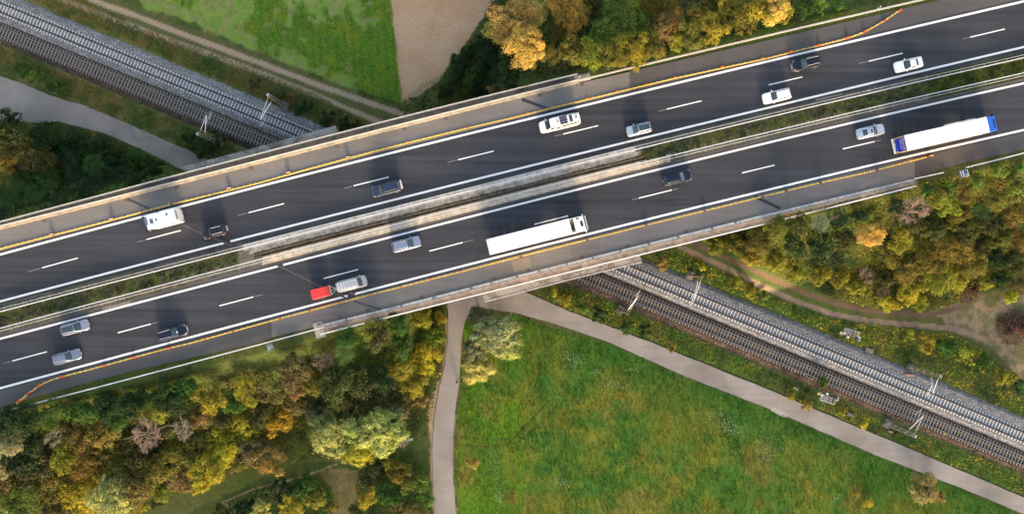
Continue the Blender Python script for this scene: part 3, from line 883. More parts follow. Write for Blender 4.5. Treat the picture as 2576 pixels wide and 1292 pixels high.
# ------------------------------------------------------------------ yellow guide kerbs with delineators
M_yel = mat("yellow_kerb", (.60, .40, .05), .65, var=.25, scale=2.5, fine=.15)
M_refl = mat("reflector", (.85, .82, .62), .3)
up_y = [(0,625),(133,590.7),(283,552.4),(430,513.4),(643.7,461.7),(753.7,430.7),(876,397.4),(1027,358.4),(1177,321.7),(1287.5,296.4),(1550.9,232),(1698,196.7),(1931,146.7),(1988,132.3),(2059.6,115),(2131,96.7),(2174,81),(2224.6,52.7),(2264.6,25)]
lo_y = [(41.7,1013),(71.7,988),(98.3,969),(125,956),(156.7,946.3),(262,918.6),(336.7,898),(425,874.6),(483,861),(643.7,816.7),(705.4,800),(930.4,740.7),(1287.5,650),(1475.9,602.9),(1625,565.4),(1773,529.4),(1931,491),(2064,459),(2191,431),(2334.6,394)]
def guide(label, px, ext=None):
    a = smooth_poly(px, 220, 2)
    if ext: a = np.vstack([ext, a])
    pts = [P(u, v, RZ + .12) for u, v in a]
    r = empty("guide_kerb", (pts[0].x, pts[0].y, RZ)); T(r, label, "guide kerb", "yellow guide kerbs along the hard shoulders")
    first = None
    L = resample([p - r.location for p in pts], 1.0)
    for p, an in L[:300]:
        if first is None:
            m_ = MB()
            m_.box((.5, 0, -.06), (.975, .22, .12), 0, 0, taper=.9)
            m_.box((.5, 0, .015), (.93, .12, .03), 0, 0)
            m_.box((.02, 0, .04), (.07, .28, .09), 0, 1)
            first = m_.build("segment", [M_yel, M_refl], r); first.location = p; first.rotation_euler = (0, 0, an)
        else:
            q = first.copy(); COL.objects.link(q); q.parent = r; q.location = p; q.rotation_euler = (0, 0, an)
    return r
guide("yellow guide kerb along the shoulder of the upper carriageway, bending off at its right end", up_y, [(-160,665)])
guide("yellow guide kerb along the shoulder of the lower carriageway, bending off at its left end", lo_y)
M_red = mat("signal_red", (.60, .05, .025), .5, var=.1)
M_org = mat("signal_orange", (.75, .13, .03), .5, var=.1)
M_wht = mat("sign_white", (.80, .80, .80), .5, var=.03)
def beacon(u, v, kind, ang, label, grp):
    p = P(u, v, RZ + .12)
    r = empty("delineator", (p.x, p.y, RZ + .13), ang); T(r, label, "delineator", grp)
    m_ = MB()
    if kind == 'o':            # fin-shaped orange marker on a foot
        m_.box((0, 0, .05), (.36, .24, .10), 0, 0, taper=.8)
        m_.build("foot", M_org, r)
        m_ = MB(); m_.box((0, 0, .40), (.10, .24, .62), 0, 0, taper=.75); m_.build("panel", M_org, r)
    elif kind == 'b':          # flat orange block
        m_.box((0, 0, .09), (.72, .32, .18), 0, 0, taper=.85); m_.build("block", M_org, r)
        m_ = MB(); m_.box((0, 0, .27), (.5, .16, .18), 0, 0, taper=.7); m_.build("top_fin", M_org, r)
    else:                      # red and white striped panels
        m_.box((0, 0, .04), (.5, .3, .08), 0, 0); m_.build("foot", M_dark, r)
        m_ = MB()
        for i in range(5):
            m_.box((-.30 + i * .15, .04, .30 - 0.0 * i), (.148, .05 + .0 * i, .44), 0, i % 2)
        m_.build("panel", [M_red, M_wht], r)
    return r
ub = [(133,590,'r'),(283,551,'r'),(430,511.7,'r'),(577.7,474,'r'),(726,434.7,'r'),(876,396.4,'r'),(1026,358,'o'),(1177,321.4,'o'),(1326.8,285.7,'o'),(1476.5,248.4,'o'),(1551,230.7,'o'),(1624,213.4,'o'),(1698,195.7,'o'),(1814.5,169,'o'),(1915.6,148.4,'o'),(1988,131,'b'),(2060,114.4,'b'),(2131,95.7,'b'),(2173.6,80.7,'b'),(2224.3,52.7,'b'),(2263,27,'b')]
lb = [(47.3,1007,'b'),(73,987.3,'b'),(98.3,969,'b'),(156.7,946.3,'b'),(262.4,918.3,'b'),(336.7,898,'b'),(425,874.6,'b'),(512.7,851.4,'o'),(586.7,832,'o'),(705.4,800.4,'o'),(780,780.7,'o'),(854.8,760.7,'o'),(931,740.7,'o'),(1006.5,721.7,'o'),(1082.5,701.4,'o'),(1158.8,682.4,'o'),(1309,645,'r'),(1475.9,602.7,'r'),(1625.2,565.4,'r'),(1773,529.4,'r'),(1919,493,'r'),(1978,479.7,'r'),(2063.6,459,'r'),(2205.6,427.7,'r'),(2335,393.4,'r')]
ORD = "zeroth first second third fourth fifth sixth seventh eighth ninth tenth eleventh twelfth thirteenth fourteenth fifteenth sixteenth seventeenth eighteenth nineteenth twentieth twenty-first twenty-second twenty-third twenty-fourth twenty-fifth twenty-sixth twenty-seventh twenty-eighth twenty-ninth thirtieth".split()
KN = {'r': "red and white striped delineator", 'o': "orange upright delineator", 'b': "orange block delineator"}
for lst, nm, endw in ((ub, "upper", "bent right end"), (lb, "lower", "bent left end")):
    seq = list(reversed(lst)) if nm == "upper" else lst
    cnt = {}
    for (u, v, k) in seq:
        cnt[k] = cnt.get(k, 0) + 1
        a = math.atan2(-(-.245), 1)
        beacon(u, v, k, a + (.5 if (k == 'b' and (u > 2150 or u < 110)) else 0), "%s, %s such from the bent end of the %s yellow kerb" % (KN[k], ORD[cnt[k]], nm), "delineators standing on the yellow guide kerbs")
# ------------------------------------------------------------------ railway
T_new = fit([(0,19),(643.7,287.5),(782,345),(1569,672),(1931,826),(2264.6,966),(2575,1098)], 2)
T_old = fit([(0,78.3),(643.7,348.4),(1480,697),(1931,887),(2264.6,1028),(2575,1159)], 2)
def tv(c, u): 
    uc = min(max(u, -100), 2675); return cv(c, uc) + (u - uc) * .43
BTOP_N = fit([(53,0),(350,118),(643.7,245),(830,328),(1616,652),(1931,777.4),(2131,861),(2350,952),(2575,1051)], 2)
BMID = fit([(0,56),(643.7,323),(1497,672),(1931,862),(2264.6,999),(2575,1133)], 2)
BBOT = fit([(0,115),(333,252),(610,370),(1427.5,715),(1587.5,780.7),(1794,866),(1931,926),(2264.6,1068),(2575,1191)], 2)
def ballast_mat(name, c1, c2, c3):
    m, nt, N, L, B = nodemat(name)
    tc = N.new("ShaderNodeTexCoord")
    vo = N.new("ShaderNodeTexVoronoi"); vo.inputs["Scale"].default_value = 7.0
    L.new(tc.outputs["Object"], vo.inputs["Vector"])
    sp = N.new("ShaderNodeSeparateColor"); L.new(vo.outputs["Color"], sp.inputs[0])
    r = N.new("ShaderNodeValToRGB"); e = r.color_ramp.elements
    e[0].position = 0.0; e[0].color = (*c1, 1); e[1].position = 1.0; e[1].color = (*c3, 1)
    k = e.new(.55); k.color = (*c2, 1)
    L.new(sp.outputs[0], r.inputs[0])
    nz = N.new("ShaderNodeTexNoise"); nz.inputs["Scale"].default_value = .5; nz.inputs["Detail"].default_value = 5
    L.new(tc.outputs["Object"], nz.inputs["Vector"])
    mr = N.new("ShaderNodeMapRange"); mr.inputs[1].default_value = .3; mr.inputs[2].default_value = .7; mr.inputs[3].default_value = .82; mr.inputs[4].default_value = 1.15
    L.new(nz.outputs["Fac"], mr.inputs[0])
    vm = N.new("ShaderNodeVectorMath"); vm.operation = 'SCALE'; L.new(r.outputs[0], vm.inputs[0]); L.new(mr.outputs[0], vm.inputs["Scale"])
    L.new(vm.outputs[0], B.inputs["Base Color"]); B.inputs["Roughness"].default_value = .95
    B.inputs["Specular IOR Level"].default_value = .2
    bp = N.new("ShaderNodeBump"); bp.inputs["Strength"].default_value = .9; bp.inputs["Distance"].default_value = .08
    L.new(vo.outputs["Distance"], bp.inputs["Height"]); L.new(bp.outputs[0], B.inputs["Normal"])
    return m
M_bal_new = ballast_mat("new_ballast", (.10, .10, .11), (.19, .185, .19), (.36, .35, .345))
M_bal_old = ballast_mat("old_ballast", (.028, .018, .013), (.062, .043, .033), (.14, .11, .085))
M_bal_oldN = M_bal_old
def bed(name, rows, m, u0=-420, u1=3000, step=4, amp=(1.8, .8), seed=3):
    """rows: list of (fn u->v, z); first and last row ragged"""
    r = np.random.default_rng(seed); mb = MB(); pr = None
    for u in np.arange(u0, u1, step):
        row = []
        for i, (fn, z) in enumerate(rows):
            j = amp[0] if i == 0 else amp[1] if i == len(rows) - 1 else 0
            row.append(P(u, fn(u) + r.normal() * j, z))
        if pr:
            for i in range(len(row) - 1):
                mb.poly([pr[i], pr[i + 1], row[i + 1], row[i]])
        pr = row
    return K(mb.build(name, m, fix=True))
g = lambda c, off=0: (lambda u: tv(c, u) + off)
bed("track_ballast", [(g(BTOP_N, -2), -.10), (g(BTOP_N, 9), .30), (g(T_new, -26), .40), (g(T_new, 26), .40), (g(BMID, -4), .24), (g(BMID, 2.5), .16)], M_bal_new, amp=(1.3, .9))
bed("track_ballast", [(g(BMID, -2), .10), (g(T_old, -22), .30), (g(T_old, 24), .30), (g(BBOT, -6), .10), (g(BBOT, 2), -.12)], M_bal_old, seed=5, amp=(0, 1.3))
M_slp_new = mat("new_sleeper", (.56, .565, .57), .8, var=.10, scale=3, fine=.05)
M_slp_old = mat("old_sleeper", (.25, .225, .185), .9, var=.3, scale=2.0, fine=.15)
M_rail_new = mat("brown_rail", (.060, .045, .045), .6, .3, var=.15)
M_rail_side = mat("rail_foot", (.035, .028, .028), .8, .2, var=.2)
M_rail_top = mat("polished_rail", (.42, .40, .42), .35, .7, var=.05)
def track(label, c, z, mslp, headmat, grp, seed):
    pts = [P(u, tv(c, u), z + .20) for u in np.linspace(-200, 2780, 120)]
    r = empty("railway_track", (pts[0].x, pts[0].y, z)); T(r, label, "railway track", grp)
    loc = [p - r.location for p in pts]
    for s in (.755, -.755):
        mb = MB()
        mb.sweep(loc, [(s - .085, -.14), (s + .085, -.14), (s + .085, -.11), (s - .085, -.11)], 1)
        mb.sweep(loc, [(s - .012, -.12), (s + .012, -.12), (s + .012, -.03), (s - .012, -.03)], 1)
        mb.sweep(loc, [(s - .044, -.03), (s + .044, -.03), (s + .044, .005), (s - .044, .005)], 0)
        mb.build("rail", [headmat, M_rail_side], r, fix=True)
    first = None; rr = np.random.default_rng(seed)
    for p, a in resample(loc, .6):
        X = p + r.location; s_ = F / (CZ - z); u = 1287.5 + X.x * s_; v = 646 - X.y * s_
        west = u < 870; east = u > 1425
        if not (west or east) or u < -14 or u > 2589:
            continue
        if first is None:
            m_ = MB(); prof = [(-1.3, .115, .14), (-.95, .12, .16), (-.5, .12, .17), (-.35, .098, .15), (0, .092, .14), (.35, .098, .15), (.5, .12, .17), (.95, .12, .16), (1.3, .115, .14)]
            prv = None
            for y, hw, hz in prof:
                q = [(-hw, y, -.06), (-hw * .8, y, hz - .06), (hw * .8, y, hz - .06), (hw, y, -.06)]
                b = len(m_.v); m_.v += q
                if prv is not None:
                    for i in range(3):
                        m_.f.append((prv + i, prv + i + 1, b + i + 1, b + i)); m_.m.append(0)
                else:
                    m_.f.append((b, b + 1, b + 2, b + 3)); m_.m.append(0)
                prv = b
            m_.f.append((prv + 3, prv + 2, prv + 1, prv)); m_.m.append(0)
            for s in (.755, -.755):          # rail fastenings
                for dx in (-.0,):
                    m_.box((0, s + .12, .11), (.16, .08, .04), 0, 1); m_.box((0, s - .12, .11), (.16, .08, .04), 0, 1)
            first = m_.build("sleeper", [mslp, M_rail_side], r)
            q = first
        else:
            q = first.copy(); COL.objects.link(q); q.parent = r
        q.location = (p.x, p.y, -.02 + rr.normal() * .004); q.rotation_euler = (0, 0, a + rr.normal() * .006)
    return r
track("railway track on fresh grey ballast with pale new concrete sleepers", T_new, .40, M_slp_new, M_rail_new, "railway tracks", 1)
track("railway track on dark old ballast with dull brown sleepers and bright rails", T_old, .30, M_slp_old, M_rail_top, "railway tracks", 2)
# thin cable laid between the old track's rails
mb = MB(); mb.sweep([P(u, tv(T_old, u) - 3.5, .37) for u in np.linspace(-60, 2650, 120)], [(-.015, 0), (.015, 0), (.015, .03), (-.015, .03)])
o = mb.build("track_cable", M_galv_dull); T(o, "thin cable laid lengthwise between the rails of the dark old track", "cable")
M_yblock = mat("yellow_marker", (.70, .52, .05), .5)
for i, (u, v, lab) in enumerate([(142,212,"small yellow marker beside the old track near the upper left corner"),(703,286,"small yellow marker on a new sleeper near the lattice mast at upper centre"),(1817,854-30,"small yellow marker beside the old track left of centre right"),(2000,932,"small yellow marker beside the old track above the lower signal platform"),(2375,1090,"small yellow marker beside the old track, right of the lowest lattice mast"),(1619,774,"small yellow sleeper end marker beside the old track near the bridge")]):
    if i in (2,):
        continue
    p = P(u, v, .35); mb = MB(); mb.box((0, 0, 0), (.22, .26, .10), -.4); mb.box((0, 0, .07), (.12, .14, .05), -.4)
    o = mb.build("track_marker", M_yblock); o.location = p; T(o, lab, "marker", "yellow markers along the tracks")
for u, v, w, h, lab in ((2160,924,.9,.4,"small grey box between the two tracks near the upper signal platform"), (2036,951,.9,.3,"flat brown box against the outer rail of the old track above the lower signal platform")):
    p = P(u, v, .35); mb = MB(); mb.box((0, 0, 0), (w, h, .2), -.40); mb.box((0, 0, .12), (w * .8, h * .7, .05), -.40)
    o = mb.build("track_box", M_conc_dark if w > .8 and h < .35 else M_conc); o.location = p; T(o, lab, "box")

# ------------------------------------------------------------------ catenary masts
M_mast_l = mat("mast_grey", (.26, .28, .29), .5, .3, var=.12)
M_mast_rust = mat("mast_brown", (.26, .20, .15), .7, .2, var=.25)
M_arm = mat("arm_white", (.78, .77, .75), .45, .1, var=.05)
def mast(base, tips, lattice, h, label, cab=None):
    b = P(base[0], base[1], 0); r = empty("catenary_mast", b); T(r, label, "catenary mast", "catenary masts beside the railway")
    tip = P(*tips, 6.4) - b; tip.z = 6.0
    ang = math.atan2(tip.y, tip.x)
    m_ = MB(); m_.box((0, 0, .15), (1.5, 1.3, .5), ang); m_.box((0, 0, .45), (.9, .8, .15), ang)
    m_.build("foundation", M_conc_dark, r)
    m_ = MB(); ca, sa = math.cos(ang), math.sin(ang)
    if lattice:
        hw0, hw1 = .34, .22
        def cor(k, z):
            t = z / h; w = hw0 * (1 - t) + hw1 * t; a, c = [(-1, -1), (1, -1), (1, 1), (-1, 1)][k]
            return Vector((a * w * ca - c * w * .7 * sa, a * w * sa + c * w * .7 * ca, z))
        for k in range(4):
            m_.bar(cor(k, .3), cor(k, h), .085, .085, 1 if k in (0, 1) else 0)
        m_.build("leg_angles", [M_mast_l, M_mast_rust], r)
        m_ = MB(); n = 9; zz = np.linspace(.5, h - .1, n + 1)
        for i in range(n):
            for k in range(4):
                k2 = (k + 1) % 4
                a, c = (k, k2) if i % 2 else (k2, k)
                m_.bar(cor(a, zz[i]), cor(c, zz[i + 1]), .06, .04, (i + k) % 2)
        m_.build("lattice", [M_mast_l, M_mast_rust], r)
        m_ = MB(); m_.box((0, 0, h + .02), (.52, .40, .05), ang); m_.build("cap", M_galv_dull, r)
    else:
        m_.box((0, 0, h / 2), (.30, .10, h), ang); m_.box((.14 * ca, .14 * sa, h / 2), (.03, .28, h), ang); m_.box((-.14 * ca, -.14 * sa, h / 2), (.03, .28, h), ang)
        m_.build("pole", M_mast_rust if base[0] > 1400 else M_mast_l, r)
    # cantilever: top tube, diagonal tube, registration arm
    m_ = MB(); L_ = Vector((tip.x, tip.y, 0)); dn = L_.normalized(); sd = Vector((-dn.y, dn.x, 0))
    a0 = Vector((0, 0, h - .6)) + dn * .3; b0 = Vector((0, 0, h - 2.6)) + dn * .3; e = tip + Vector((0, 0, 1.4))
    m_.tube(a0, a0.lerp(e, .16), .075, n=8, mi=1); m_.tube(a0.lerp(e, .16), e, .045, n=8)
    m_.build("top_tube", [M_arm, M_rust], r)
    m_ = MB(); m_.tube(b0, b0.lerp(e, .14), .075, n=8, mi=1); m_.tube(b0.lerp(e, .14), e - dn * .2, .07 if not lattice or base[0] < 900 else .05, n=8)
    m_.build("diagonal_tube", [M_arm, M_rust], r)
    m_ = MB(); c0 = b0.lerp(e, .55); m_.tube(c0, tip + dn * .9 - Vector((0, 0, .1)), .032, n=6); m_.tube(tip + dn * .9, tip - dn * .5 + sd * .2 - Vector((0, 0, .35)), .025, n=6)
    m_.build("registration_arm", M_arm, r)
    return r
mast((554,359), (526,292), True, 9.0, "lattice catenary mast among bushes beside the old track, upper left")
mast((718,268), (659,305), True, 9.0, "lattice catenary mast beside the pale new track at the upper left, above the bridge")
mast((1559,779), (1604,741), False, 9.0, "slim catenary mast beside the old track just below the bridge")
mast((1733,692), (1740,758), False, 9.0, "slim brown catenary mast beside the pale new track below the bridge")
mast((2286,924), (2337,985), True, 9.2, "rust-streaked lattice catenary mast above the pale new track at lower right")
mast((2229,1064), (2314,1040), True, 9.0, "lattice catenary mast between the old track and service road at lower right")
for c, nm, lab in ((T_new, "n", "thin contact wire hanging over the pale new track"), (T_old, "o", "thin contact wire hanging over the dark old track")):
    m_ = MB(); pts = [P(u, tv(c, u), 0) for u in np.linspace(-420, 3000, 60)]
    for z in (5.6, 6.9):
        m_.sweep([Vector((p.x, p.y, z)) for p in pts], [(-.013, 0), (.013, 0), (.013, .026), (-.013, .026)])
    o = m_.build("overhead_wire", mat("copper_wire", (.16, .14, .11), .6, .4)); T(o, lab, "overhead wire", "overhead wires above the railway")
# ------------------------------------------------------------------ signals with platforms
M_grate = mat("grating", (.13, .13, .14), .6, .3, var=.2, scale=10)
def signal(u, v, ang, flip, label, box=True):
    b = P(u, v, 0); r = empty("railway_signal", b, ang); T(r, label, "railway signal", "railway signals with service platforms")
    z = 3.6
    m_ = MB(); m_.tube((0, 0, 0), (0, 0, 5.6), .09, n=8); m_.build("post", M_mast_rust, r)
    m_ = MB(); m_.box((-.05, flip * .55, z), (2.3, 1.0, .05)); m_.box((-1.3, 0, z + .02), (.7, .7, .05)); m_.build("platform", M_grate, r)
    m_ = MB()
    y0, y1 = flip * .06, flip * 1.08
    for zz in (z + .55, z + 1.1):
        for a, c in (((-1.2, y0), (-1.2, y1)), ((-1.2, y1), (1.15, y1)), ((1.15, y1), (1.15, y0))):
            m_.bar((a[0], a[1], zz), (c[0], c[1], zz), .05)
    for x in (-1.2, -.8, -.4, .4, 1.15):
        m_.bar((x, y1, z), (x, y1, z + 1.1), .05); m_.bar((x, y0, z + 1.1), (x, y1, z + 1.1), .045)
    m_.build("guard_frame", M_galv, r)
    m_ = MB(); m_.box((.75, -flip * .15, z + 1.1), (.9, .10, 1.5)); m_.box((.75, -flip * .05, z + 1.4), (.75, .35, .05)); m_.build("backboard", M_dark, r)
    m_ = MB()
    for dx in (.5, .75, 1.0):
        m_.tube((dx, -flip * .2, z + 1.5), (dx, -flip * .45, z + 1.5), .1, n=8)
    m_.build("lamp_hood", M_dark, r)
    m_ = MB(); m_.bar((1.2, -.3, z + .9), (2.2, -.35, z - .2), .05); m_.bar((1.2, .35, z + .9), (2.2, .3, z - .2), .05)
    for t in np.linspace(.1, 1, 6):
        m_.bar((1.2 + t, -.3, z + .9 - 1.1 * t), (1.2 + t, .32, z + .9 - 1.1 * t), .04)
    m_.bar((1.2, -.3, z + .9), (1.2, .32, z + .9), .05); m_.build("ladder", M_galv, r)
    m_ = MB(); m_.tube((-1.65, flip * .1, z + .2), (-1.65, flip * .1, z + .55), .22, .16, n=10); m_.build("beacon", M_yblock, r)
    m_ = MB(); m_.box((-1.15, flip * .15, z + .5), (.26, .22, .34)); m_.build("label_box", M_wht, r)
    if box:
        m_ = MB(); m_.box((-.55, -flip * .35, z + .9), (.2, .34, .5)); m_.build("cabinet", M_wht, r)
    return r
signal(2057, 984, -.30, -1, "railway signal with caged platform beside the dark old track")
signal(2110, 838, -.30, 1, "railway signal with caged platform beside the pale new track")
# kilometre boards, lids, slabs near the tracks
def slab_thing(name, u, v, sx, sy, sz, ang, m, label, cat, z=0.05, grp=None):
    p = on_ground(u, v) + Vector((0, 0, z)); mb = MB(); mb.box((0, 0, sz / 2), (sx, sy, sz), ang); mb.box((0, 0, sz + .02), (sx * .82, sy * .8, .04), ang)
    o = mb.build(name, m); o.location = p; T(o, label, cat, grp); return o
slab_thing("concrete_cover", 2184, 880, 1.5, .8, .25, -.35, M_conc_dark, "broad concrete cover in the weeds beside the fresh ballast", "cover")
slab_thing("concrete_cover", 2138, 1042, 1.3, .6, .2, -.4, M_conc_dark, "grey concrete cover in the weeds beside the old ballast", "cover")
slab_thing("concrete_cover", 2000, 976, .9, .5, .2, -.4, M_conc, "small concrete cover left of the lower signal platform", "cover")
slab_thing("stone_slab", 1022+8, 1104, .01+1.2, .5, .12, .2, M_conc_pale, "pale stone slab in the grass left of the footpath", "stone slab")
slab_thing("equipment_box", 2282, 941, 1.6, .35, .7, -.12, M_rust, "rusty box hung low beside the rust-streaked lattice mast", "box")
slab_thing("equipment_box", 2235, 1083, .8, .3, .6, -.3, M_rust, "small rusty box at the foot of the lowest lattice mast", "box")
# ------------------------------------------------------------------ road signs and small posts
M_blue = mat("sign_blue", (.02, .12, .42), .4, var=.04)
M_signback = mat("sign_back", (.40, .47, .55), .45, .4, var=.15, scale=3)
def road_sign(u, v, zc, w, h, face, label, back):
    p = P(u, v, zc); g = tz(p.x, p.y)
    r = empty("road_sign", (p.x, p.y, max(g, 0))); T(r, label, "road sign")
    zz = zc - r.location.z
    m_ = MB(); m_.box((0, 0, 0), (.04, w, h)); m_.build("board", M_signback if back else M_wht, r).location = (0, 0, zz)
    b = KIDS[r.name][-1]; b.rotation_euler = (0, 0, face)
    if not back:
        m_ = MB(); m_.box((-.024, 0, 0), (.012, w - .10, h - .10)); q = m_.build("blue_face", M_blue, r); q.location = (0, 0, zz); q.rotation_euler = (0, 0, face)
        m_ = MB()
        m_.box((-.034, 0, -h * .26), (.012, w - .2, .30)); m_.box((-.034, 0, h * .02), (.012, w - .2, .30))
        for dy in (-.25, -.05, .12):
            m_.box((-.034, dy - .25, h * .33), (.012, .08, .22))
        m_.box((-.034, -.32, h * .24), (.012, .5, .05)); m_.box((-.034, -.32, h * .42), (.012, .5, .05))
        q = m_.build("white_bars", M_wht, r); q.location = (0, 0, zz); q.rotation_euler = (0, 0, face)
    else:
        m_ = MB(); m_.box((.03, 0, h * .3), (.03, w * .95, .06)); m_.box((.03, 0, -h * .3), (.03, w * .95, .06)); q = m_.build("back_rail", M_galv, r); q.location = (0, 0, zz); q.rotation_euler = (0, 0, face)
    m_ = MB(); m_.tube((.08 * math.cos(face), .08 * math.sin(face), -.3), (.08 * math.cos(face), .08 * math.sin(face), zz + h / 2 - .05), .05, n=8); m_.build("post", M_galv, r)
    return r
road_sign(2423, 437, RZ + 1.2, 1.15, 2.2, .24, "blue road sign with two white bars, in the bushes at the right", False)
road_sign(680, 872, RZ + 1.2, 1.1, 2.6, .24 , "grey back of a road sign on a white post in the lower left verge", True)
road_sign(16, 1032, RZ + .9, 1.0, 1.6, .24, "small grey-backed sign at the left edge where the lower guardrail starts", True)
def marker_post(u, v, label, name="marker_post", h=1.0):
    p = P(u, v, RZ); g = tz(p.x, p.y); m_ = MB(); m_.box((0, 0, h / 2), (.14, .16, h), .2, 0, taper=.8); m_.box((0, 0, h * .78), (.15, .165, .18), .2, 1)
    o = m_.build(name, [M_wht, M_dark]); o.location = (p.x, p.y, RZ - .06); T(o, label, "marker post", "white marker posts beside the motorway")
marker_post(1457, 196, "white marker post at the right end of the upper bridge walkway")
marker_post(2207, 22, "white marker post beside the upper guardrail at the top right")
marker_post(2433, 421, "white marker post at the start of the guardrail right of the blue sign")
marker_post(395, 933, "white marker post behind the lower left guardrail")
marker_post(2369, 415, "small white marker on the shoulder below the blue truck", h=.25)
p = P(1345, 1015, 0)
for u, v, lab in ((1154.5, 956, "thin white marker post at the edge of the footpath beside the pedestrian"),):
    p = P(u, v, 0); m_ = MB(); m_.box((0, 0, .5), (.09, .09, 1.0)); m_.box((0, 0, 1.02), (.11, .11, .05)); o = m_.build("marker_post", M_wht); o.location = p; T(o, lab, "marker post")
# ------------------------------------------------------------------ vehicles
def paint(name, col, metal=.35, rough=.32):
    return mat("paint_" + name, col, rough, metal, var=.03, scale=2, coat=.10 if max(col) < .1 else .35, spec=.35 if max(col) < .1 else .5)
M_glass = mat("vehicle_glass", (.026, .048, .066), .12, 0, var=.2, scale=2, coat=.4, spec=.8)
M_glass_s = mat("side_glass", (.010, .011, .012), .12, 0, var=.1, spec=.6)
M_lamp = mat("lamp_lens", (.75, .75, .72), .15, .2, var=.02, coat=.5)
M_tail = mat("tail_lens", (.55, .03, .03), .2, 0, var=.05, coat=.5)
M_plate = mat("number_plate", (.75, .75, .73), .4, var=.03)
M_rimm = mat("wheel_rim", (.45, .45, .46), .3, .6, var=.1)
M_seat = mat("seat_fabric", (.10, .10, .11), .9)

def lerp(a, b, t): return a + (b - a) * t
def pl(x, pts):
    xs = [p[0] for p in pts]; return float(np.interp(x, xs, [p[1] for p in pts]))

def wheels(r, xs, W, rad=.32, wid=.22):
    for x in xs:
        for s in (1, -1):
            m_ = MB(); y = s * (W / 2 - wid / 2 - .01)
            m_.tube((x, y - wid / 2, rad), (x, y + wid / 2, rad), rad, n=18)
            w = m_.build("wheel", M_black, r, fix=True)
            m_ = MB(); ys = y + s * (wid / 2 + .004)
            m_.tube((x, ys - .01 * s, rad), (x, ys + .008 * s, rad), rad * .66, n=14)
            for k in range(5):
                a = k * 2 * math.pi / 5
                m_.bar((x, ys + .012 * s, rad), (x + math.cos(a) * rad * .62, ys + .012 * s, rad + math.sin(a) * rad * .62), .05, .02)
            m_.build("rim", M_rimm, w)

